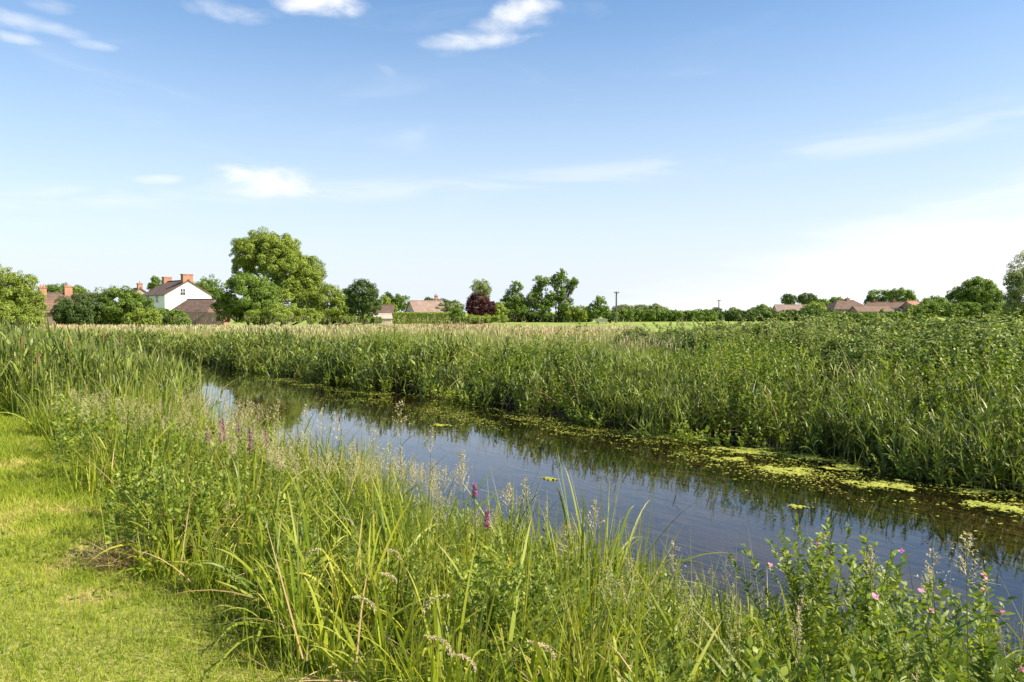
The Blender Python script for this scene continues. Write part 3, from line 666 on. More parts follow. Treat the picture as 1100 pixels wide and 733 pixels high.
PL = [(428, 432, 7.2, .34, 'open airy plume highest against the blue water, left of centre', 20, .9),
 (457, 458, 6.6, .22, 'compact pale plume right of the airy highest one', 24, .8),
 (417, 477, 6.3, .22, 'loose plume low at the water edge left of the compact one', 20, 1.0),
 (440, 482, 6.0, .2, 'small plume just below the compact pale one', 20, .9),
 (507, 484, 5.0, .26, 'dense pale feathery plume standing highest at centre', 40, .75),
 (474, 505, 5.4, .16, 'short greenish plume left of the dense central plume', 18, .8),
 (541, 518, 4.8, .15, 'soft little plume just right of the dense central one', 24, .9),
 (553, 522, 4.9, .16, 'buff plume second to the right of the dense central one', 24, 1.0),
 (569, 518, 4.9, .16, 'buff plume third to the right of the dense central one', 24, .9),
 (632, 528, 4.4, .22, 'yellowish plume with short side branches leaning over the water', 24, .7),
 (622, 562, 4.2, .16, 'low plume below the yellowish leaning one', 24, .9),
 (370, 445, 8.2, .3, 'wide spreading plume above the bank at left centre', 24, 1.1),
 (345, 440, 8.8, .3, 'arching plume at the left of the wide spreading one', 24, 1.1),
 (275, 430, 10, .3, 'brownish plume above the purple flowers', 24, 1.1),
 (300, 428, 10, .32, 'brownish plume right of the one over the purple flowers', 24, 1.1),
 (322, 436, 9.5, .3, 'brownish plume midway between flowers and spreading plume', 24, 1.1),
 (388, 462, 7.6, .26, 'slender plume right of the wide spreading one', 22, .9),
 (724, 585, 3.6, .2, 'sparse green plume in the right centre tussock', 20, .6),
 (662, 600, 3.4, .2, 'feathery low plume over the central tussocks', 26, 1.0),
 (832, 640, 3.2, .2, 'brown tinged plume at the gap where dark water shows', 22, .7),
 (1055, 578, 2.3, .16, 'orange tinted fan shaped plume tallest at the right edge', 30, 1.2),
 (1030, 600, 2.6, .15, 'fine plume just left of the orange tinted fan', 24, 1.1),
 (945, 590, 3.4, .15, 'green plume among willowherb at the right', 20, .6)]
for (px, py, Y, sz, lab, d, sp) in PL: plume(px, py, Y, sz, lab, d, spread=sp*1.15, wid=.005*max(1, Y/5.0))

def willowherb(px, pyt, Y, label, flowers=3, branches=7, z=1.):
    b, H = tip_at(px, pyt, 0, Y); st, lv, fl = Acc(), Acc(), Acc()
    D = unit(np.array([[rng.normal()*.05, rng.normal()*.05, 1]]))
    tb = np.concatenate([[0], rng.uniform(.3, .75, branches)]); Bb = b+D*(tb*H)[:, None]
    Db = unit(np.concatenate([D, az(branches, .25, .55)])); Lb = np.concatenate([[H], (1-tb[1:])*H*rng.uniform(.75, 1., branches)])
    blades(st, Bb, Db, Lb, .006, 0, 4, .3, 'stem')
    for B0, D0, L0 in zip(Bb, Db, Lb):
        k = int(L0*105); t = np.linspace(.1, 1, k); B = B0+D0*(t*L0)[:, None]
        blades(lv, B, az(k, .55, 1.25), rng.uniform(.045, .08, k)*(1.15-.6*t), .014, .15, 3, rng.uniform(0, 1, k), 'leaf')
    e = merge('willowherb', [('stem', st, M['stem']), ('leaf_cluster', lv, M['herb'])], b, label, 'wildflower', 'willowherb on the near bank')
    for q in range(flowers):
        j = rng.integers(0, len(Bb)); c = Bb[j]+Db[j]*Lb[j]*(1-.07*q) + rng.normal(size=3)*.012
        f_ = Acc(); nrm = unit(rng.normal(size=(1, 3))*.5+[[-.1, -.9, .5]])
        u = unit(np.cross(nrm, UP+.01)); v = np.cross(nrm, u)
        an = np.linspace(0, 2*np.pi, 4, endpoint=False)+rng.uniform(0, 1)
        DD = np.cos(an)[:, None]*u+np.sin(an)[:, None]*v+nrm*.25
        blades(f_, np.repeat(c[None], 4, 0), DD, .016, .017, 0, 3, rng.uniform(0, 1, 4), 'leaf', twist=0)
        link('flower', f_.mesh('flower', M['pink'], b), e)
    return e
for w in [(868, 556, 3.9, 'tall leafy willowherb with two pink flowers overhanging the water', 3, 16),
 (893, 560, 4.0, 'leafy willowherb tip at the right of the tallest willowherb', 2, 12),
 (925, 585, 3.6, 'bushy willowherb with lobed top right of the water gap', 1, 14),
 (1060, 612, 2.9, 'willowherb with bright pink flowers at the right edge', 5, 5),
 (1082, 622, 2.8, 'willowherb farthest right with the cluster of pink flowers', 7, 5),
 (980, 610, 3.2, 'willowherb without flowers midway along the right bank', 0, 14),
 (528, 590, 3.7, 'bushy leafed willowherb under the short purple head', 0, 14),
 (1010, 628, 2.7, 'pale leafed willowherb low in front of the far right one', 1, 7)]: willowherb(*w)

def sedge_head(px, py, Y, label, ln=.1, side=1, drop=.9):
    t = at(px, py, Y); g_ = float(gz(np.array(t[0]), np.array(t[1]))); H = t[2]-g_
    b = np.array([t[0]-side*.12*H, t[1]+.05, g_]); st, fl = Acc(), Acc()
    top = t+np.array([0, 0, .0]); d = top-b; Lc = np.linalg.norm(d)
    blades(st, np.repeat(b[None], 2, 0), np.repeat((d+[0, 0, .1*Lc])[None], 2, 0), Lc*1.0, .004, .1, 8, .5, 'stem')
    k = 150; u = np.linspace(0, 1, k); C = top+ln*np.stack([side*np.sin(u*1.5), 0*u, -.75*drop*(1-np.cos(u*1.5))], 1)
    blades(fl, C, unit(az(k, .3, 1.6)+[side*.8, 0, -.5]), .011+.004*np.sin(u*3), .0045, .1, 2, rng.uniform(.2, 1, k), 'leaf')
    return merge('sedge', [('stem', st, M['stem']), ('seed_head', fl, M['straw'])], b, label, 'grass', 'drooping straw coloured sedge heads')
for i, q in enumerate([(408, 616, 3.6, 'nodding pale sedge head hooked to the left of centre', .07, 1), (378, 641, 3.5, 'straight horizontal sedge head below the hooked one', .1, 1),
  (484, 640, 3.0, 'thin rusty sedge head leaning at lower centre', .1, -1), (455, 683, 2.8, 'pinkish arched sedge head over the lower centre blades', .09, 1), (480, 702, 2.6, 'arched sedge head nearest the bottom at centre', .09, 1),
  (253, 542, 5.2, 'small reddish sedge head above the dark gap at left', .07, -1), (365, 556, 5.2, 'pale sedge head among leaves left of centre', .08, 1), (300, 500, 6.5, 'long leaning sedge head under the purple flowers', .14, 1),
  (566, 690, 2.7, 'drooping sedge head in the blades right of bottom centre', .09, 1), (412, 590, 4.0, 'sedge head above and right of the hooked pale one', .08, 1), (345, 590, 4.4, 'sedge head in the shaded hollow left of centre', .08, -1)]): sedge_head(*q)

def bulrush(px, pyt, Y, label):
    b, H = tip_at(px, pyt, 0, Y); st, lv = Acc(), Acc(); D = unit(np.array([[rng.normal()*.04, rng.normal()*.04, 1]]))
    blades(st, np.repeat(b[None], 2, 0), np.repeat(D, 2, 0), H, .009, 0, 4, .5, 'stem'); k = 6
    blades(lv, np.repeat(b[None], k, 0), az(k, .05, .25), H*rng.uniform(.75, 1, k), .02, rng.uniform(0, .3, k), 7, rng.uniform(.1, .7, k))
    e = merge('bulrush', [('stem', st, M['stem']), ('leaf_blades', lv, M['reed'])], b, label, 'reed', 'bulrushes in the tall reeds at the left')
    t = Acc(); top = b+D[0]*H; tube(t, top-D[0]*.3, top-D[0]*.08, .015, .017, 10, 4, 0); link('flower_spike', t.mesh('bulrush head', M['spike'], b), e)
M['spike'] = solid('brown bulrush head', (.13, .065, .035), (.22, .11, .055), 30)
for q in [(20, 357, 15, 'bulrush with reddish brown head farthest left in the tall reeds'), (78, 358, 16, 'bulrush with reddish brown head in front of the small cottage'), (108, 352, 17, 'bulrush head standing highest in front of the dark shrub mound'),
          (128, 358, 17.5, 'bulrush head in front of the middle of the shrub mound'), (35, 375, 14.5, 'low bulrush head near the lawn end of the reeds')]: bulrush(*q)

# the flattened dead tuft at the lawn's edge
c = onz(148, 602, .82); c[2] = float(gz(np.array(c[0]), np.array(c[1])))
a = Acc(); k = 420; B = c+rng.normal(size=(k, 3))*[.09, .07, 0]
D = unit(np.stack([rng.uniform(-1.2, .4, k), rng.uniform(-.7, .6, k), rng.uniform(.15, .6, k)], 1))
blades(a, B, D, rng.uniform(.2, .45, k), .006, rng.uniform(.1, .4, k), 5, rng.uniform(0, 1, k))
tag(link('dead_grass_tuft', a.mesh('dead grass tuft', M['dead'], c), loc=c), 'flattened dry brown grass tuft lying at the lawn edge', 'grass')

# ------------------------------------------------------------------ trees
def foliage(acc, lobes, leaf, dens=1.6, sub=.3, gap=0., flat=.25, rlo=0, rhi=1):
    for (c, r) in lobes:
        c = np.array(c); r = np.array(r, float); rm = r.mean()
        nsub = int(np.clip(4.2*(1/sub)**2*(1-gap*.5), 12, 130)); rs = sub*rm
        d = rng.normal(size=(nsub, 3)); d = unit(d)
        rad = rng.uniform(.62, .98, nsub) if gap < .3 else rng.uniform(.35, 1.05, nsub)
        sc = c+d*r*rad[:, None]; srs = rs*rng.uniform(.6, 1.35, nsub)
        cnt = np.maximum(6, (dens*4*np.pi*srs**2/(leaf*leaf*.6)*.55).astype(int))
        o = np.repeat(np.arange(nsub), cnt); N = len(o)
        dd = unit(rng.normal(size=(N, 3))); rr = rng.uniform(.45, 1.08, N)**.6
        C = sc[o]+dd*(srs[o]*rr)[:, None]*[1, 1, .8]
        nrm = unit(dd*.7+d[o]*.35+rng.normal(size=(N, 3))*.55+[0, 0, flat])
        tone = rng.uniform(-.15, .15, nsub)[o]
        leafquads(acc, C, nrm, leaf*rng.uniform(.7, 1.35, N), leaf*rng.uniform(.45, .8, N), np.clip(rng.uniform(rlo, rhi, N)*.8+.1+tone, 0, 1))
def pxlobes(lobes, Y, depth=1.):
    out = []
    for l in lobes:
        cx, cy, rx, ry = l[:4]; dy = (l[4] if len(l) > 4 else rng.uniform(-.25, .25)*rx*Y/FPX)
        p = at(cx, cy, Y+dy); k = (Y+dy)/FPX
        out.append((p, (rx*k, rx*k*depth, ry*k)))
    return out
GZ = .76
def tree(name, lobes, Y, mat, label, cat='tree', group=None, leaf=None, base=None, trunk=.028, gap=0., dens=1.5, sub=.3, stems=1, shrub=False, depth=1.):
    L = pxlobes(lobes, Y, depth); leaf = leaf or max(.12, Y*.0018); sub = sub*.8
    big = max(L, key=lambda l: l[1][0]*l[1][2]); bp = base if base is not None else (big[0][0], big[0][1])
    bx, by = bp; g_ = float(gz(np.array(bx), np.array(by)))-.02
    b = np.array([bx, by, g_])
    e = empty(name, b, label, cat, group)
    top = max(l[0][2]+l[1][2] for l in L); H = top-g_
    T = Acc()
    if shrub:
        for (c, r) in L:
            for q in range(3): tube(T, b+[rng.normal()*.3, rng.normal()*.2, 0], c+rng.normal(size=3)*r*.35, .05+.012*H, .02, 5, 3)
    else:
        for sidx in range(stems):
            b1 = b+([rng.normal()*.5*stems, rng.normal()*.4, 0] if stems > 1 else [0, 0, 0])
            fork = b1+(big[0]-b1)*.45
            tube(T, b1-[0, 0, .1], fork, trunk*H*1.1/stems**.5, trunk*H*.75/stems**.5, 9, 4, .02)
            for (c, r) in L: 
                tube(T, fork, c, trunk*H*.55, trunk*H*.22, 6, 4, .04)
                for q in range(5):
                    tube(T, c, c+unit(rng.normal(size=3)+[0, 0, .5])*r*rng.uniform(.6, .85), trunk*H*.2, .02, 5, 3, .05)
    link('stem' if shrub else 'trunk', T.mesh('woody stems', M['bark'], b), e)
    a = Acc(); foliage(a, L, leaf, dens, sub, gap)
    link('foliage' if shrub else 'crown', a.mesh('foliage', mat, b), e)
    return e
GB = 'trees and bushes beyond the meadow'
# left edge
tree('willow_tree', [(-8, 314, 34, 34), (16, 318, 26, 28), (-45, 306, 45, 50), (34, 330, 15, 20), (5, 335, 30, 18)], 70, M['bright'], 'large feathery bright green tree leaning in at the left edge', group=GB, sub=.2, dens=1.3)
tree('bush', [(12, 340, 24, 14), (-15, 338, 26, 18), (32, 347, 14, 8)], 58, M['bright'], 'yellow green bush in front of the left edge tree', 'bush', GB, shrub=True, sub=.25)
tree('tree', [(62, 315, 14, 11), (82, 316, 12, 9)], 190, M['oak'], 'distant rounded tree behind the brick chimneys at left', group=GB)
tree('tree', [(112, 316, 10, 9), (122, 312, 5, 7), (98, 318, 7, 6)], 170, M['greyleaf'], 'sparse greyish tree top showing over the dark shrubs', group=GB, gap=.5, dens=.6)
# dark shrub mound
tree('shrub', [(84, 335, 24, 20), (72, 342, 14, 14), (100, 330, 14, 15)], 82, M['darkleaf'], 'darkest glossy shrub at the left of the mound before the cottages', 'bush', GB, shrub=True, sub=.22, dens=1.6)
tree('shrub', [(130, 328, 24, 19), (118, 338, 20, 16), (150, 332, 17, 16)], 84, M['oak'], 'tall domed shrub in the middle of the mound', 'bush', GB, shrub=True, sub=.22, dens=1.6)
tree('shrub', [(158, 342, 16, 13), (144, 345, 12, 10)], 78, M['bright'], 'rounded bright shrub low at the front of the mound', 'bush', GB, shrub=True, sub=.22, dens=1.6)
tree('shrub', [(176, 341, 12, 11), (190, 343, 12, 10), (199, 347, 7, 6)], 82, M['oak'], 'small light shrub at the right of the mound below the white gable', 'bush', GB, shrub=True, sub=.25)
tree('bush', [(350, 342, 14, 6), (372, 343, 12, 5), (392, 343, 10, 5), (405, 344, 6, 4)], 101, M['oak'], 'low scrub joining the big group to the pale shed', 'bush', GB, shrub=True)
# behind the white house
tree('tree', [(222, 308, 13, 13), (212, 312, 9, 10), (232, 314, 9, 10)], 160, M['oak'], 'open topped tree rising behind the right of the white house', group=GB, gap=.4, dens=1.1)
tree('tree', [(167, 305, 6, 8), (164, 309, 5, 6)], 160, M['oak'], 'small dark tree peeping beside the rear chimney', group=GB)
# the great tree group
tree('lime_tree', [(285, 273, 34, 25, 2), (303, 285, 30, 24, 0), (318, 300, 24, 28, -1), (264, 272, 17, 16, 0), (298, 268, 26, 19, 1), (330, 300, 17, 28, 0), (300, 325, 36, 22, -1), (262, 287, 13, 13, 3)], 100, M['bright'], 'tallest domed tree of the big group right of the white house', group=GB, sub=.2, dens=1.5, gap=0)
tree('oak_tree', [(266, 320, 32, 26), (246, 332, 17, 16), (282, 332, 22, 18), (262, 305, 18, 12)], 90, M['oak'], 'dark rounded tree in front of the tallest domed tree', group=GB, sub=.22, dens=1.6)
tree('tree', [(341, 292, 12, 14), (334, 302, 12, 18)], 112, M['greyleaf'], 'grey green tree top jutting out right of the tallest tree', group=GB, gap=.4, dens=1.1)
tree('tree', [(352, 325, 20, 20), (366, 332, 14, 14), (336, 330, 16, 16)], 98, M['bright'], 'loose light green tree at the right foot of the big group', group=GB, sub=.24, gap=.2)
tree('bush', [(305, 337, 24, 10), (330, 340, 16, 8), (280, 340, 18, 8)], 86, M['bright'], 'low bright bush along the foot of the big group', 'bush', GB, shrub=True, sub=.28)
tree('tree', [(390, 316, 16, 17), (384, 328, 14, 14), (398, 326, 12, 14)], 92, M['darkleaf'], 'compact dark round tree standing alone right of the big group', group=GB, sub=.26, gap=.1)
tree('tree', [(374, 322, 9, 13), (372, 333, 8, 10)], 120, M['darkleaf'], 'shadowy tree behind the gap left of the compact dark tree', group=GB)
tree('conifer_tree', [(417, 321, 6, 7), (418, 327, 8, 6)], 190, M['darkleaf'], 'small dark pointed tree behind the pale shed', group=GB)
tree('tree', [(408, 326, 11, 9), (418, 331, 9, 5)], 160, M['bright'], 'light green tree left of the small dark pointed one', group=GB)
tree('tree', [(431, 325, 10, 9), (424, 329, 8, 6)], 165, M['oak'], 'rounded mid green tree left of the bungalow roof', group=GB)
tree('tree', [(466, 326, 8, 5), (478, 328, 10, 6), (490, 330, 10, 6), (460, 323, 4, 4)], 190, M['darkleaf'], 'dark low tree line behind the bungalow chimney', group=GB)
tree('tree', [(478, 332, 10, 6), (488, 330, 7, 7)], 150, M['greyleaf'], 'silvery bush at the right end of the bungalow', group=GB)
tree('bush', [(492, 339, 8, 8), (489, 341, 6, 6)], 120, M['oak'], 'round dark bush at the right end of the clipped hedge', 'bush', GB, shrub=True)
tree('bush', [(510, 343, 9, 5), (524, 343, 9, 4), (538, 343, 8, 4), (501, 344, 5, 4)], 118, M['bright'], 'low yellow green scrub below the copper tree', 'bush', GB, shrub=True)
tree('tree', [(517, 309, 12, 9), (517, 318, 11, 8)], 175, M['greyleaf'], 'pale round crowned tree above the copper tree', group=GB, dens=1.2, gap=.35)
tree('copper_beech', [(515, 327, 14, 12), (511, 332, 11, 9), (524, 331, 9, 10)], 135, M['copper'], 'round dark red leaved tree', group=GB)
tree('tree', [(536, 333, 9, 9), (533, 338, 8, 6)], 136, M['bright'], 'small green tree close to the right of the copper tree', group=GB)
tree('tree', [(552, 322, 11, 12), (545, 330, 9, 12), (554, 308, 7, 6), (560, 332, 10, 11)], 140, M['oak'], 'mid green tree with a thin open top, first of the central row', group=GB, gap=.15)
tree('tree', [(568, 330, 9, 14), (572, 322, 7, 8)], 146, M['greyleaf'], 'greyish bushy tree second in the central row', group=GB)
tree('tree', [(582, 304, 9, 8), (577, 314, 7, 9), (583, 330, 12, 14), (592, 322, 8, 10)], 140, M['oak'], 'clump topped tree left of the tallest in the central row', group=GB, gap=.3)
tree('poplar_tree', [(603, 299, 7, 9), (602, 315, 8, 12), (612, 310, 6, 9, 1), (617, 304, 5, 6), (595, 303, 5, 8), (606, 332, 12, 13)], 140, M['oak'], 'tallest many stemmed open tree of the central row', group=GB, gap=.4, stems=3, trunk=.018, dens=1.4)
tree('tree', [(624, 336, 9, 9), (615, 338, 8, 7)], 138, M['bright'], 'small rounded tree at the right foot of the tallest row tree', group=GB)
tree('hedge', [(x, 342+rng.uniform(-1, 1), 9, 5) for x in range(550, 640, 9)], 144, M['darkleaf'], 'dark shady undergrowth along the foot of the central tree row', 'hedge', GB, shrub=True)
tree('tree', [(643, 328, 9, 9), (638, 334, 8, 9), (649, 335, 7, 7)], 130, M['oak'], 'neat upright oval tree left of the near utility pole', group=GB)
tree('bush', [(656, 340, 7, 6)], 132, M['darkleaf'], 'dark bush at the foot of the near utility pole', 'bush', GB, shrub=True)
# far line and hedge
tree('far_trees', [(x, 333+1.5*math.sin(x*.4), 7, 5.5) for x in range(662, 712, 7)], 330, M['greyleaf'], 'pale distant line of trees above the hedge right of the near pole', 'trees', GB)
tree('hedge', [(x, 340+rng.uniform(-.8, .8), 8, 7) for x in range(664, 765, 7)], 150, M['oak'], 'long field hedge from the near pole to the middle of the right side', 'hedge', GB, shrub=True, leaf=.28)
tree('hedge', [(x, 340+rng.uniform(-.8, .8), 8, 6.5) for x in range(765, 900, 8)], 155, M['darkleaf'], 'long field hedge below the far pole and pink roofed house', 'hedge', GB, shrub=True, leaf=.28)
tree('tree', [(770, 334, 5.5, 4)], 230, M['darkleaf'], 'dark dome shaped tree beside the far pole', group=GB)
tree('tree', [(787, 334, 5, 4), (793, 335, 4, 3), (745, 337, 5, 3), (722, 336, 5, 3)], 240, M['greyleaf'], 'tiny grey green trees showing over the middle of the long hedge', group=GB)
tree('tree', [(818, 332, 7, 5), (809, 334, 6, 4), (829, 334, 6, 4)], 230, M['oak'], 'low trees left of the pink roofed house', group=GB)
tree('tree', [(848, 322, 9, 5.5)], 300, M['darkleaf'], 'dark flat domed tree directly above the pink roof', group=GB)
tree('tree', [(867, 321, 11, 6.5)], 300, M['darkleaf'], 'dark flat domed tree above the right end of the pink roof', group=GB)
tree('tree', [(875, 332, 12, 7), (866, 334, 6, 5)], 170, M['bright'], 'bright yellow green bushy tree between pink roof and hipped roof', group=GB)
tree('tree', [(884, 326, 8, 5), (900, 325, 10, 5)], 260, M['oak'], 'long low tree behind the hipped roof', group=GB)
tree('tree', [(947, 321, 14, 11), (938, 325, 9, 7)], 250, M['oak'], 'broad domed tree behind the left of the long terrace', group=GB)
tree('tree', [(968, 320, 14, 10), (978, 324, 9, 8)], 245, M['oak'], 'broad domed tree behind the right of the long terrace', group=GB)
tree('bush', [(930, 340, 9, 5), (922, 341, 6, 4), (940, 341, 6, 4)], 140, M['darkleaf'], 'very dark rounded bush in front of the terrace', 'bush', GB, shrub=True)
tree('tree', [(1003, 326, 14, 9), (994, 330, 8, 6)], 150, M['oak'], 'low spreading tree right of the terrace', group=GB)
tree('sycamore_tree', [(1050, 316, 22, 17), (1036, 320, 17, 13), (1062, 323, 16, 14), (1053, 308, 12, 9)], 120, M['oak'], 'big round crowned tree left of the right edge', group=GB, sub=.24)
tree('willow_tree', [(1092, 308, 11, 22), (1108, 300, 24, 28), (1090, 325, 12, 12), (1140, 310, 30, 34)], 95, M['greyleaf'], 'grey green ragged tree cut by the right edge', group=GB, gap=.35, sub=.24, dens=1.1)
tree('hedge', [(x, 334+rng.uniform(-2, 2), 10, 8) for x in range(985, 1130, 10)], 110, M['oak'], 'rough hedge under the big round crowned tree at right', 'hedge', GB, shrub=True)

tree('hedge', [(x, 341+rng.uniform(-1, 1), 8, 5.5) for x in range(884, 990, 8)], 118, M['oak'], 'low shaggy hedge hiding the foot of the right hand houses', 'hedge', GB, shrub=True)
# clipped hedge (flat box of leaves) left of the round dark bush
def clipped(px0, px1, pyt, Y, depth, label):
    p0, p1 = at(px0, pyt, Y), at(px1, pyt, Y); g_ = GZ-.05; H = p0[2]-g_; L = p1[0]-p0[0]
    a = Acc(); N = int((L*H+L*depth)*260); u = rng.uniform(0, L, N); face = rng.uniform(size=N) < H/(H+depth)
    z = np.where(face, rng.uniform(0, H, N), H+rng.normal(size=N)*.04); y = np.where(face, rng.normal(size=N)*.05, rng.uniform(0, depth, N))
    nrm = unit(np.where(face[:, None], [0, -1., .2], [0, 0, 1.])+rng.normal(size=(N, 3))*.5)
    C = np.stack([p0[0]+u, Y+y, g_+z], 1); leafquads(a, C, nrm, .22, .15, rng.uniform(.3, 1, N))
    e = empty('clipped_hedge', (p0[0], Y, g_), label, 'hedge'); link('foliage', a.mesh('clipped hedge', M['bright'], (p0[0], Y, g_)), e)
    t = Acc()
    for q in np.arange(.5, L, 1.2): t = Acc(); tube(t, [p0[0]+q, Y+depth/2, g_-.1], [p0[0]+q, Y+depth/2, g_+H*.8], .05, .02); link('stem', t.mesh('hedge stem', M['bark'], (p0[0], Y, g_)), e)
clipped(420, 487, 336.5, 122, 1.4, 'bright green flat topped clipped hedge in front of the bungalow')

# ------------------------------------------------------------------ bramble and scrub bushes beyond the right hand reeds
def bramble_mesh(seed):
    global rng
    keep = rng; rng = np.random.default_rng(seed)
    a = Acc(); L = []
    for q in range(6):
        r = rng.uniform(.5, .8); L.append((np.array([rng.uniform(-.9, .9), rng.uniform(-.8, .8), rng.uniform(.45, 1.05)]), (r*1.15, r*1.1, r*.8)))
    foliage(a, L, .075, .9, .28, gap=.1, flat=.4)
    for q in range(16):                                     # arching canes with leaves above the mass
        b = np.array([rng.uniform(-1, 1), rng.uniform(-1, 1), rng.uniform(.9, 1.5)]); d = az(1, .1, .9)[0]; Lc = rng.uniform(.35, .75)
        t = np.linspace(.1, 1, 24); C = b+Lc*(d*t[:, None]-UP*.3*(t**2)[:, None])
        leafquads(a, C+rng.normal(size=C.shape)*.02, unit(rng.normal(size=C.shape)+[0, 0, .8]), .09, .055, rng.uniform(.3, 1, 24))
    T = Acc()
    for q in range(14):
        b = np.array([rng.uniform(-.5, .5), rng.uniform(-.5, .5), -.1]); tube(T, b, b+[rng.normal()*.5, rng.normal()*.5, rng.uniform(.9, 1.5)], .012, .006, 5, 4, .06)
    rng = keep
    return a.mesh('bramble foliage', M['bramble']), T.mesh('bramble canes', M['bark'])
BM = [bramble_mesh(100+i) for i in range(4)]
spots = [(690, 352, 34, .8, 'lowest bramble bush where the scrub begins beside the tan meadow'), (722, 350, 32, .9, 'low bramble bush second from the meadow end of the scrub'), (752, 348, 30, 1.0, 'bramble bush in the left part of the scrub, before the far pole'),
 (786, 346, 28, 1.0, 'bramble bush left of the grey flowering one'), (820, 344, 26, 1.05, 'bramble bush below the low distant trees'), (850, 350, 22, .95, 'pale leaved front bramble under the pink roof'), (858, 340, 27, 1.15, 'bramble bush just below the pink roofed house'),
 (893, 343, 24, 1.1, 'bramble bush below the hipped roof'), (925, 352, 20, .95, 'front bramble bush under the very dark bush'), (930, 345, 26, 1.05, 'bramble bush below the left end of the terrace'), (965, 343, 24, 1.15, 'bramble bush below the brick end of the terrace'),
 (975, 356, 19, .9, 'front bramble bush right of centre of the scrub'), (1005, 339, 24, 1.25, 'bramble bush under the low spreading tree'), (1045, 338, 22, 1.2, 'bramble bush under the big round crowned tree'), (1030, 352, 18, 1.0, 'front bramble bush left of the right edge'),
 (1085, 338, 21, 1.25, 'bramble bush beneath the ragged tree at the right edge'), (1090, 352, 17, 1.0, 'front bramble bush at the right edge'), (1130, 342, 20, 1.2, 'bramble bush cut by the right edge'), (770, 356, 26, .75, 'small bramble in front of the left scrub'), (900, 360, 19, .75, 'small leafy bramble nearest the reeds')]
for i, (px, pyt, Y, sc, lab) in enumerate(spots):
    p = at(px, pyt, Y); g_ = float(gz(np.array(p[0]), np.array(p[1]))); H = p[2]-g_
    k = H/1.62
    e = empty('bramble_bush', (p[0], p[1], g_), lab, 'bush', 'bramble bushes beyond the right hand reeds', rz=rng.uniform(0, 6.28))
    e.scale = (sc*1.15, sc*1.15, k)
    fm_, tm_ = BM[i % 4]; link('foliage', fm_, e); link('cane', tm_, e)
# scrub filling between the brambles
a = Acc()
n, s, P = sample(17.0, 42, -14, 20, 3.6); k = inview(P, 3) & (P[:, 0] > .13*P[:, 1]); P = P[k]
shoots(a, P, (.75+.35*sm(.15, .5, P[:, 0]/P[:, 1]))*rng.uniform(.6, 1.12, len(P)), 26, .13, .06, (.6, 1.3), (.1, .4), 2, prof='leaf', lean=.25, low=.1, stemw=.012, rlo=.1)
tag(link('scrub', a.mesh('scrub', [M['bramble'], M['stem']])), 'tangled leafy scrub filling the ground between the bramble bushes', 'scrub', kind='stuff')

# ------------------------------------------------------------------ buildings
def poly_mesh(name, verts, faces, mat):
    me = bpy.data.meshes.new(name); me.from_pydata([tuple(map(float, v)) for v in verts], [], faces); me.materials.append(mat); me.update()
    for p in me.polygons: p.use_smooth = False
    return me
def boxm(name, lo, hi, mat):
    x0, y0, z0 = lo; x1, y1, z1 = hi
    v = [(x0, y0, z0), (x1, y0, z0), (x1, y1, z0), (x0, y1, z0), (x0, y0, z1), (x1, y0, z1), (x1, y1, z1), (x0, y1, z1)]
    return poly_mesh(name, v, [(0, 3, 2, 1), (4, 5, 6, 7), (0, 1, 5, 4), (1, 2, 6, 5), (2, 3, 7, 6), (3, 0, 4, 7)], mat)
def chimney(parent, x, y, z0, z1, w=.9, d=.7, pots=2, mat='brick'):
    c = link('chimney', boxm('chimney', (x-w/2, y-d/2, z0), (x+w/2, y+d/2, z1), M[mat]), parent)
    link('chimney_cap', boxm('chimney cap', (x-w/2-.07, y-d/2-.07, z1+.002), (x+w/2+.07, y+d/2+.07, z1+.14), M[mat]), c)
    for q in range(pots):
        t = Acc(); xx = x+(q-(pots-1)/2)*.4; tube(t, (xx, y, z1+.14), (xx, y, z1+.5), .12, .1, 10, 2, 0); link('chimney_pot', t.mesh('chimney pot', M['terracotta']), c)
def window(parent, x, z, w, h, face='y', off=0, nx=2, nz=2):
    """window on the wall facing -y (face y) or +-x (face x) at offset off"""
    def bx(a0, a1, z0, z1, d0, d1, mat, nm, par):
        if face == 'y': me = boxm(nm, (a0, off-d1, z0), (a1, off-d0, z1), M[mat])
        else:
            sgn = 1 if off > 0 else -1
            lo, hi = sorted((off+sgn*d0, off+sgn*d1)); me = boxm(nm, (lo, a0, z0), (hi, a1, z1), M[mat])
        return me
    wobj = link('window', bx(x-w/2, x+w/2, z-h/2-.1, z-h/2-.02, .0, .1, 'frame', 'window sill', parent), parent)
    link('pane', bx(x-w/2, x+w/2, z-h/2, z+h/2, .004, .02, 'glass', 'pane', wobj), wobj)
    f = Acc(); th = .06
    def bar(a0, a1, z0, z1):
        me = bx(a0, a1, z0, z1, .022, .05, 'frame', 'bar', None); n = len(me.vertices)
        V = np.array([v.co[:] for v in me.vertices]); F = np.array([p.vertices[:] for p in me.polygons]); f.add(V, F, np.zeros(n), np.zeros(n)); bpy.data.meshes.remove(me)
    for k in range(nx+1): xx = x-w/2+w*k/nx; bar(xx-th/2, xx+th/2, z-h/2, z+h/2)
    for k in range(nz+1):
        zz = z-h/2+h*k/nz
        for j in range(nx): bar(x-w/2+w*j/nx+th/2+.001, x-w/2+w*(j+1)/nx-th/2-.001, zz-th/2, zz+th/2)
    link('window_frame', f.mesh('window frame', M['frame']), wobj)
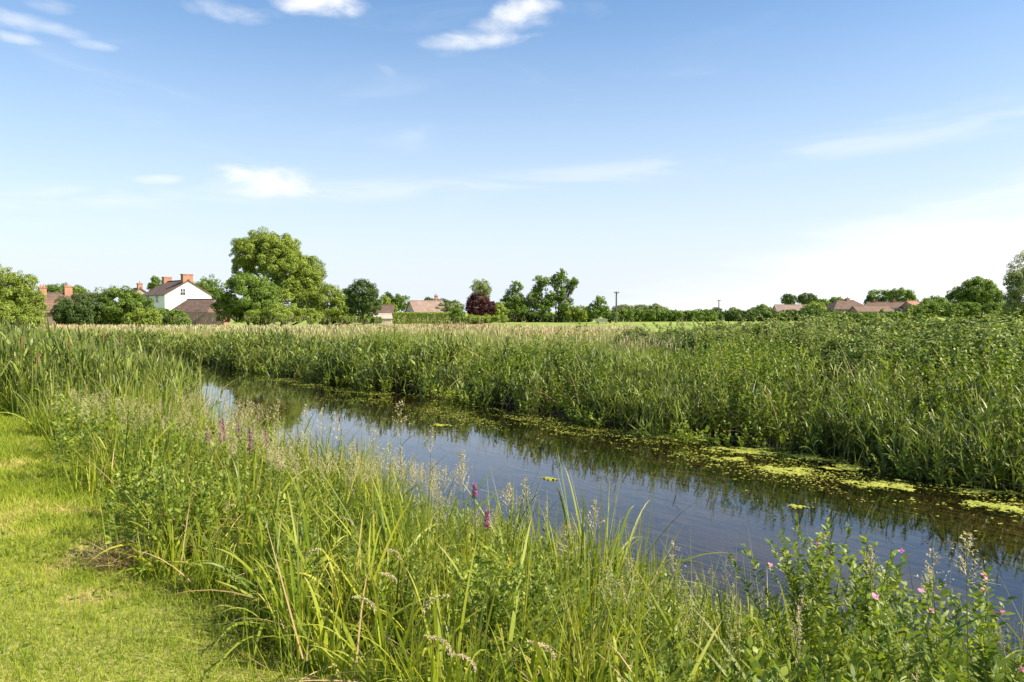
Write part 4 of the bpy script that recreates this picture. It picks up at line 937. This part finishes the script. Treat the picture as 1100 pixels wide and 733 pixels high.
def house(name, loc, rz, w, d, eave, ridge, wall, roof, label, group=None, hip=0., over=.25, chim=(), wins=(), door=None, zb=GZ):
    """ridge along local x; gables at x = +-w/2; front faces -y"""
    e = empty(name, (loc[0], loc[1], zb-.05), label, 'house' if 'house' in name or 'cottage' in name or 'bungalow' in name or 'terrace' in name else 'barn', group, rz)
    v = [(-w/2, -d/2, 0), (w/2, -d/2, 0), (w/2, d/2, 0), (-w/2, d/2, 0), (-w/2, -d/2, eave), (w/2, -d/2, eave), (w/2, d/2, eave), (-w/2, d/2, eave)]
    f = [(0, 1, 5, 4), (2, 3, 7, 6)]
    if hip == 0:
        v += [(-w/2, 0, ridge-.02), (w/2, 0, ridge-.02)]; f += [(1, 2, 6, 9, 5), (3, 0, 4, 8, 7)]
    else: f += [(1, 2, 6, 5), (3, 0, 4, 7)]
    link('wall', poly_mesh('wall', v, f, M[wall]), e)
    sl = (ridge-eave)/(d/2); o = over; ze = eave-sl*o; th = .16
    x0, x1 = -w/2-o*.8, w/2+o*.8; y0, y1 = -d/2-o, d/2+o
    up = [(x0, y0, ze), (x1, y0, ze), (x1, y1, ze), (x0, y1, ze), (x0+hip, 0, ridge), (x1-hip, 0, ridge)]
    vv = [(a_, b_, c_+.01) for a_, b_, c_ in up]+[(a_, b_, c_+th) for a_, b_, c_ in up]
    ff = [(6, 7, 11, 10), (8, 9, 10, 11), (0, 4, 5, 1), (2, 5, 4, 3), (0, 1, 7, 6), (2, 3, 9, 8), (1, 2, 5) if hip else (1, 5, 11, 7), (3, 0, 4) if hip else (3, 4, 10, 9)]
    if hip: ff += [(7, 8, 11), (9, 6, 10), (1, 2, 8, 7), (3, 0, 6, 9)]
    else: ff += [(2, 8, 11, 5), (0, 6, 10, 4)]
    rf = link('roof', poly_mesh('roof', vv, ff, M[roof]), e)
    rt = Acc(); tube(rt, (x0+hip, 0, ridge+th), (x1-hip, 0, ridge+th), .11, .11, 8, 1, 0); link('ridge_tiles', rt.mesh('ridge tiles', M[roof]), rf)
    g_ = Acc()
    for yy in (y0-.06, y1+.06): tube(g_, (x0, yy, ze+.06), (x1, yy, ze+.06), .06, .06, 6, 1, 0)
    link('gutter', g_.mesh('gutter', M['lead']), rf)
    for c in chim: chimney(rf, *c)
    for (fc, xx, zz, ww, hh_) in wins:
        if fc == 'f': window(e, xx, zz, ww, hh_, 'y', -d/2)
        elif fc == 'r': window(e, xx, zz, ww, hh_, 'x', w/2)
        elif fc == 'l': window(e, xx, zz, ww, hh_, 'x', -w/2)
    if door is not None:
        dr_ = link('door', boxm('door', (door-.5, -d/2-.05, .03), (door+.5, -d/2-.004, 2.1), M['shedboard']), e)
        link('handle', boxm('handle', (door+.33, -d/2-.09, 1.0), (door+.4, -d/2-.052, 1.12), M['lead']), dr_)
    return e
def P2(px, Y): return ((px-CX)/FPX*Y, Y)
# white house: gable (local +x end) turned towards camera right
gn = math.atan2(-.72, .69)
gc = P2(203, 128); hw, hd = 9.5, 7.4
house('white_house', (gc[0]-math.cos(gn)*hw/2, gc[1]-math.sin(gn)*hw/2), gn, hw, hd, 4.55, 6.75, 'render', 'rooftile', 'white gabled house with brown roof and two brick chimneys', chim=[(hw/2-.55, 0, 6.2, 7.75, .95, 1.6, 0), (-hw/2+.6, 0, 6.2, 7.55, .9, 1.3, 0)],
      wins=[('r', -.9, 5.0, .75, 1.05), ('r', -1.2, 2.2, .9, 1.2), ('r', 1.6, 2.2, .9, 1.2), ('f', -2.5, 3.9, 1, 1.1), ('f', 1.5, 3.9, 1, 1.1), ('f', 1.5, 1.5, 1, 1.2)], door=-1)
# low barn before it
house('barn', P2(216, 116), -.28, 6.2, 5.2, 1.9, 3.5, 'brick', 'rooftile', 'low brown roofed barn with brick wall between white house and big trees', hip=1.0, wins=[('f', -1.5, 1.2, .8, .7)], door=1.6)
# board fence before the barn
def fence(px0, px1, Y, H, label, n=14):
    x0, x1 = P2(px0, Y)[0], P2(px1, Y)[0]; e = empty('board_fence', (x0, Y, GZ-.05), label, 'fence'); st = (x1-x0)/n
    for k in range(n+1): link('post', boxm('post', (k*st-.05, .03, 0), (k*st+.05, .13, H), M['shedboard']), e)
    for k in range(n):
        V = []; 
        link('board_panel', boxm('board panel', (k*st+.01, 0, .05), ((k+1)*st-.01, .026, H-.06+.03*math.sin(k*3)), M['shedboard']), e)
fence(200, 240, 108, 1.75, 'weathered brown board fence in front of the low barn')
# cottages at left
house('cottage', P2(47, 104), .35, 4.2, 4.2, 1.9, 3.3, 'cream', 'rooforange', 'small stone walled cottage with orange tiled roof at the far left', wins=[('f', -.6, 1.2, .7, .8), ('r', 0, 1.2, .7, .8)], chim=[(-1.7, 0, 2.9, 3.8, .5, .5, 1)], door=1)
house('brown_roofed_house', P2(66, 114), .75, 6.5, 5, 2.6, 4.3, 'cream', 'rooftile', 'brown roofed house with two tall red chimneys behind the small cottage', chim=[(-2.3, 0, 3.8, 5.2, .9, .8, 2), (.9, 0, 3.8, 5.4, 1.0, .9, 1)], wins=[('f', -2., 2, 1, 1.1), ('f', 1.5, 2, 1, 1.1)], door=0)
house('rear_house', P2(148, 150), -.9, 5, 4.4, 4.6, 6.1, 'stone', 'rooforange', 'orange roof top peeping between the shrub mound and the white house', chim=[(1.9, 0, 5.6, 7.0, .9, .8, 1)], wins=[('f', 0, 3, 1, 1.2)])
# bungalow and shed in the centre
house('bungalow', P2(458, 150), .42, 6.2, 5.4, 1.9, 3.75, 'cream', 'roofpink', 'bungalow with pale brown roof and grey gable behind the clipped hedge', chim=[(2.1, .5, 3.2, 4.8, .5, .5, 1)], wins=[('f', -1.7, 1.1, 1.1, .9), ('f', 1.7, 1.1, 1.1, .9), ('l', 0, 1.1, 1.1, .9)], door=0)
house('low_roofed_house', P2(411, 150), .1, 4, 4.5, 1.7, 3.0, 'brownbrick', 'rooftile', 'low brown roof half hidden left of the clipped hedge', wins=[('f', -1, 1.1, .9, .7)])
house('shed', P2(411, 112), .25, 2.5, 2.1, .85, 1.4, 'shedwhite', 'shedwhite', 'pale pinkish garden shed at the left end of the clipped hedge', over=.05, wins=[('f', -.6, .5, .4, .3)])
# right hand houses
house('pink_roofed_house', P2(849, 190), -.08, 7.2, 6, 1.7, 3.35, 'cream', 'roofpink', 'house with pale pink tiled roof above the long hedge', wins=[('f', -2, 1, 1.1, .8), ('f', 2, 1, 1.1, .8)])
house('hipped_house', P2(908, 205), .12, 10, 7, 2.6, 4.6, 'brownbrick', 'rooftile', 'brown hipped roof house left of the terrace', hip=3.0, chim=[(.5, .0, 4.2, 5.2, .8, .7, 1)], wins=[('f', -3, 1.8, 1.5, 1), ('f', 0, 1.8, 1.5, 1), ('f', 3.2, 1.8, 1.5, 1)], door=1.5)
house('low_bungalow', P2(935, 190), -.05, 8, 6, 1.9, 3.1, 'brownbrick', 'rooforange', 'low bungalow with dull orange roof in front of the terrace', wins=[('f', -2.2, 1.2, 1.3, .8), ('f', 2.2, 1.2, 1.3, .8)])
house('terrace_house', P2(960, 215), -.12, 14, 8, 2.8, 4.3, 'render', 'rooftile', 'long low terrace with dark roof, white walls and red brick end', wins=[('f', x, 2.0, 1.4, 1.0) for x in (-5.5, -3, -.5, 2, 4.8)], chim=[(-5, 0, 3.9, 4.9, .8, .7, 1), (0, 0, 3.9, 4.9, .8, .7, 1)], door=3.4)
house('brick_house', P2(979, 208), -.12, 2.6, 7.5, 3.3, 4.5, 'brick', 'brick', 'narrow red brick end house at the right of the terrace', over=.05, wins=[('f', 0, 2.2, .8, .9)])

# utility poles
def pole(px, pyt, Y, label, cross=.9):
    x, y = P2(px, Y); g_ = GZ; H = at(px, pyt, Y)[2]-g_; e = empty('utility_pole', (x, y, g_-.05), label, 'pole', 'utility poles across the field')
    t = Acc(); tube(t, (0, 0, -.2), (0, 0, H), .17, .12, 12, 3, 0); link('pole_shaft', t.mesh('pole shaft', M['polewood']), e)
    ar = link('crossarm', boxm('crossarm', (-cross/2, -.19, H-.28), (cross/2, -.125, H-.14), M['polewood']), e)
    for q in (-1, 0, 1):
        t = Acc(); tube(t, (q*cross*.42, -.155, H-.14), (q*cross*.42, -.155, H+.1), .05, .035, 8, 2, 0); link('insulator', t.mesh('insulator', M['porcelain']), ar)
    link('equipment_box', boxm('equipment box', (-.16, -.34, H*.45), (.16, -.18, H*.45+.45), M['lead']), e)
pole(662, 313, 134, 'nearer wooden utility pole standing right of the oval tree')
pole(772, 322, 215, 'farther small utility pole above the long hedge', 1.0)
# feed trough by the oval tree
tr = empty('trough', (*P2(646, 127), GZ-.03), 'low grey trough at the foot of the oval tree', 'trough')
link('basin', poly_mesh('basin', [(-.9, -.3, .25), (.9, -.3, .25), (.9, .3, .25), (-.9, .3, .25), (-1, -.35, .75), (1, -.35, .75), (1, .35, .75), (-1, .35, .75), (-.92, -.28, .75), (.92, -.28, .75), (.92, .28, .75), (-.92, .28, .75), (-.85, -.24, .4), (.85, -.24, .4), (.85, .24, .4), (-.85, .24, .4)],
  [(0, 3, 2, 1), (0, 1, 5, 4), (1, 2, 6, 5), (2, 3, 7, 6), (3, 0, 4, 7), (4, 5, 9, 8), (5, 6, 10, 9), (6, 7, 11, 10), (7, 4, 8, 11), (8, 9, 13, 12), (9, 10, 14, 13), (10, 11, 15, 14), (11, 8, 12, 15), (12, 13, 14, 15)], M['porcelain']), tr)
for q in (-.7, .7): link('leg', boxm('leg', (q-.06, -.25, 0), (q+.06, .25, .248), M['lead']), tr)

# ------------------------------------------------------------------ sky, sun, camera
sun_dir = np.array([.96, -.2, 0]); sun_dir /= np.linalg.norm(sun_dir); EL = R(41)
sazim = math.atan2(sun_dir[0], sun_dir[1])
L = bpy.data.lights.new('sun', 'SUN'); L.energy = 5; L.angle = R(.5); L.color = (1, .91, .74)
so = bpy.data.objects.new('sun', L); COL.objects.link(so)
v = Vector((sun_dir[0]*math.cos(EL), sun_dir[1]*math.cos(EL), math.sin(EL)))
so.rotation_euler = (-v).to_track_quat('-Z', 'Y').to_euler(); so.location = (30, -20, 40)
w = bpy.data.worlds.new('World'); scene.world = w; w.use_nodes = True
nt = w.node_tree; N = nt.nodes; K = nt.links; N.clear()
out = N.new('ShaderNodeOutputWorld'); bg = N.new('ShaderNodeBackground'); K.new(bg.outputs[0], out.inputs[0]); bg.inputs['Strength'].default_value = .08
sky = N.new('ShaderNodeTexSky'); sky.sky_type = 'NISHITA'; sky.sun_disc = False; sky.sun_elevation = EL; sky.sun_rotation = sazim
sky.air_density = 1.0; sky.dust_density = 1.2; sky.ozone_density = 1.6
tc = N.new('ShaderNodeTexCoord'); sp = N.new('ShaderNodeSeparateXYZ'); K.new(tc.outputs['Generated'], sp.inputs[0])
def math_(op, *ins, clamp=False):
    n = N.new('ShaderNodeMath'); n.operation = op; n.use_clamp = clamp
    for i, x in enumerate(ins):
        if isinstance(x, (int, float)): n.inputs[i].default_value = x
        else: K.new(x, n.inputs[i])
    return n.outputs[0]
azn = math_('ARCTAN2', sp.outputs[0], sp.outputs[1]); eln = math_('ARCSINE', sp.outputs[2])
cv = N.new('ShaderNodeCombineXYZ'); K.new(azn, cv.inputs[0]); K.new(eln, cv.inputs[1])
def sky_noise(scale, stretch, rot=0, det=6, dist=.3):
    mp = N.new('ShaderNodeMapping'); mp.inputs['Scale'].default_value = (1, stretch, 1); mp.inputs['Rotation'].default_value = (0, 0, rot); K.new(cv.outputs[0], mp.inputs[0])
    n = N.new('ShaderNodeTexNoise'); n.inputs['Scale'].default_value = scale; n.inputs['Detail'].default_value = det; n.inputs['Distortion'].default_value = dist; n.inputs['Roughness'].default_value = .6
    K.new(mp.outputs[0], n.inputs['Vector']); return n.outputs['Fac']
def azel(px, py):
    d = ray(px, py); return math.atan2(d[0], d[1]), math.atan2(d[2], math.hypot(d[0], d[1]))
nA = sky_noise(16, 2.2, 0); nB = sky_noise(5, 6, .25, 5, .6)
def blob(px, py, rx, ry, rot, thr, amp, noise=nA):
    a0, e0 = azel(px, py); dx = math_('SUBTRACT', azn, a0); dy = math_('SUBTRACT', eln, e0); c, s_ = math.cos(rot), math.sin(rot)
    u = math_('ADD', math_('MULTIPLY', dx, c), math_('MULTIPLY', dy, s_)); w_ = math_('SUBTRACT', math_('MULTIPLY', dy, c), math_('MULTIPLY', dx, s_))
    u = math_('DIVIDE', u, rx/FPX); w_ = math_('DIVIDE', w_, ry/FPX)
    r2 = math_('ADD', math_('MULTIPLY', u, u), math_('MULTIPLY', w_, w_))
    f = math_('SUBTRACT', math_('MULTIPLY_ADD', noise, 3.2, -1.6+thr), r2)
    q_ = N.new('ShaderNodeMapRange'); q_.interpolation_type = 'SMOOTHSTEP'; K.new(f, q_.inputs[0]); q_.inputs[1].default_value = -.6; q_.inputs[2].default_value = 1.3
    return math_('MULTIPLY', q_.outputs[0], amp)
clouds = [blob(290, 196, 62, 17, 0, .75, 1), blob(270, 206, 40, 9, 0, .6, .8), blob(565, 12, 42, 16, .15, .7, .95), blob(510, 44, 62, 10, .08, .7, .8), blob(530, 32, 70, 16, .3, .6, .6), blob(345, 2, 50, 14, 0, .8, 1), blob(240, 12, 60, 12, 0, .3, .5),
          blob(20, 22, 60, 9, -.1, .4, .55), blob(12, 41, 30, 6, 0, .5, .6), blob(100, 49, 26, 5, 0, .4, .45), blob(178, 192, 40, 6, .1, .4, .55), blob(418, 78, 20, 10, -.6, .2, .3), blob(45, 5, 30, 8, 0, .4, .4), blob(600, 10, 70, 16, 0, .1, .3)]
tot = clouds[0]
for c in clouds[1:]: tot = math_('MAXIMUM', tot, c)
# broad veil of high cloud low in the right hand sky, its edge rising to the right
a0, e0 = azel(600, 318); a1, e1 = azel(1100, 172)
slope = (e1-e0)/(a1-a0)
line = math_('MULTIPLY_ADD', math_('SUBTRACT', azn, a0), slope, e0)
edge_ = math_('SUBTRACT', line, eln)
edge_ = math_('ADD', edge_, math_('MULTIPLY_ADD', nB, .09, -.045))
def srange(x, a_, b_):
    m_ = N.new('ShaderNodeMapRange'); m_.interpolation_type = 'SMOOTHERSTEP'; K.new(x, m_.inputs[0]); m_.inputs[1].default_value = a_; m_.inputs[2].default_value = b_; return m_.outputs[0]
veil = math_('MULTIPLY', srange(edge_, -.02, .1), math_('MULTIPLY_ADD', nB, .5, .6))
front = srange(azn, a0-.05, a0+.12); veil = math_('MULTIPLY', veil, front)
tot = math_('MAXIMUM', tot, veil)
# thin streaks
a2, e2 = azel(700, 182)
st = math_('ABSOLUTE', math_('SUBTRACT', math_('SUBTRACT', eln, e2), math_('MULTIPLY', math_('SUBTRACT', azn, a2), .07)))
st = math_('MULTIPLY', math_('SUBTRACT', 1, srange(st, .0, .022)), math_('MULTIPLY', srange(nB, .3, .65), .3))
tot = math_('MAXIMUM', tot, st)
haze = math_('POWER', math_('SUBTRACT', 1, math_('DIVIDE', eln, .45, clamp=True), clamp=True), 1.6)
wis = math_('MULTIPLY', srange(sky_noise(3, 5, .1, 6, 1.), .5, .85), .16); tot = math_('MAXIMUM', tot, wis)
def mixc(f, a_, b_):
    x = N.new('ShaderNodeMix'); x.data_type = 'RGBA'; x.clamp_result = False
    if isinstance(f, float): x.inputs[0].default_value = f
    else: K.new(f, x.inputs[0])
    for i, c in ((6, a_), (7, b_)):
        if isinstance(c, tuple): x.inputs[i].default_value = (*c, 1)
        else: K.new(c, x.inputs[i])
    return x.outputs[2]
HAZEC = (5.3, 5.8, 6.7); CLOUDC = (6.9, 6.9, 6.9)
hs = N.new('ShaderNodeHueSaturation'); hs.inputs['Saturation'].default_value = 1.27; hs.inputs['Value'].default_value = 1.2; K.new(sky.outputs[0], hs.inputs['Color'])
c1 = mixc(haze, hs.outputs[0], HAZEC)
c2 = mixc(tot, c1, CLOUDC)
K.new(c2, bg.inputs['Color'])

cam = bpy.data.cameras.new('camera'); cam.sensor_width = 36; cam.lens = FPX/1100*36; cam.clip_end = 6000; cam.clip_start = .05
co = bpy.data.objects.new('camera', cam); COL.objects.link(co); co.location = (0, 0, CAMZ); co.rotation_euler = (math.pi/2-PITCH, 0, 0); scene.camera = co
scene.render.engine = 'CYCLES'
scene.cycles.max_bounces = 6; scene.cycles.transparent_max_bounces = 8; scene.cycles.diffuse_bounces = 3; scene.cycles.transmission_bounces = 4
scene.view_settings.view_transform = 'Standard'; scene.view_settings.look = 'None'; scene.view_settings.exposure = 1.05; scene.view_settings.gamma = 1
scene.render.resolution_x = 1024; scene.render.resolution_y = 682
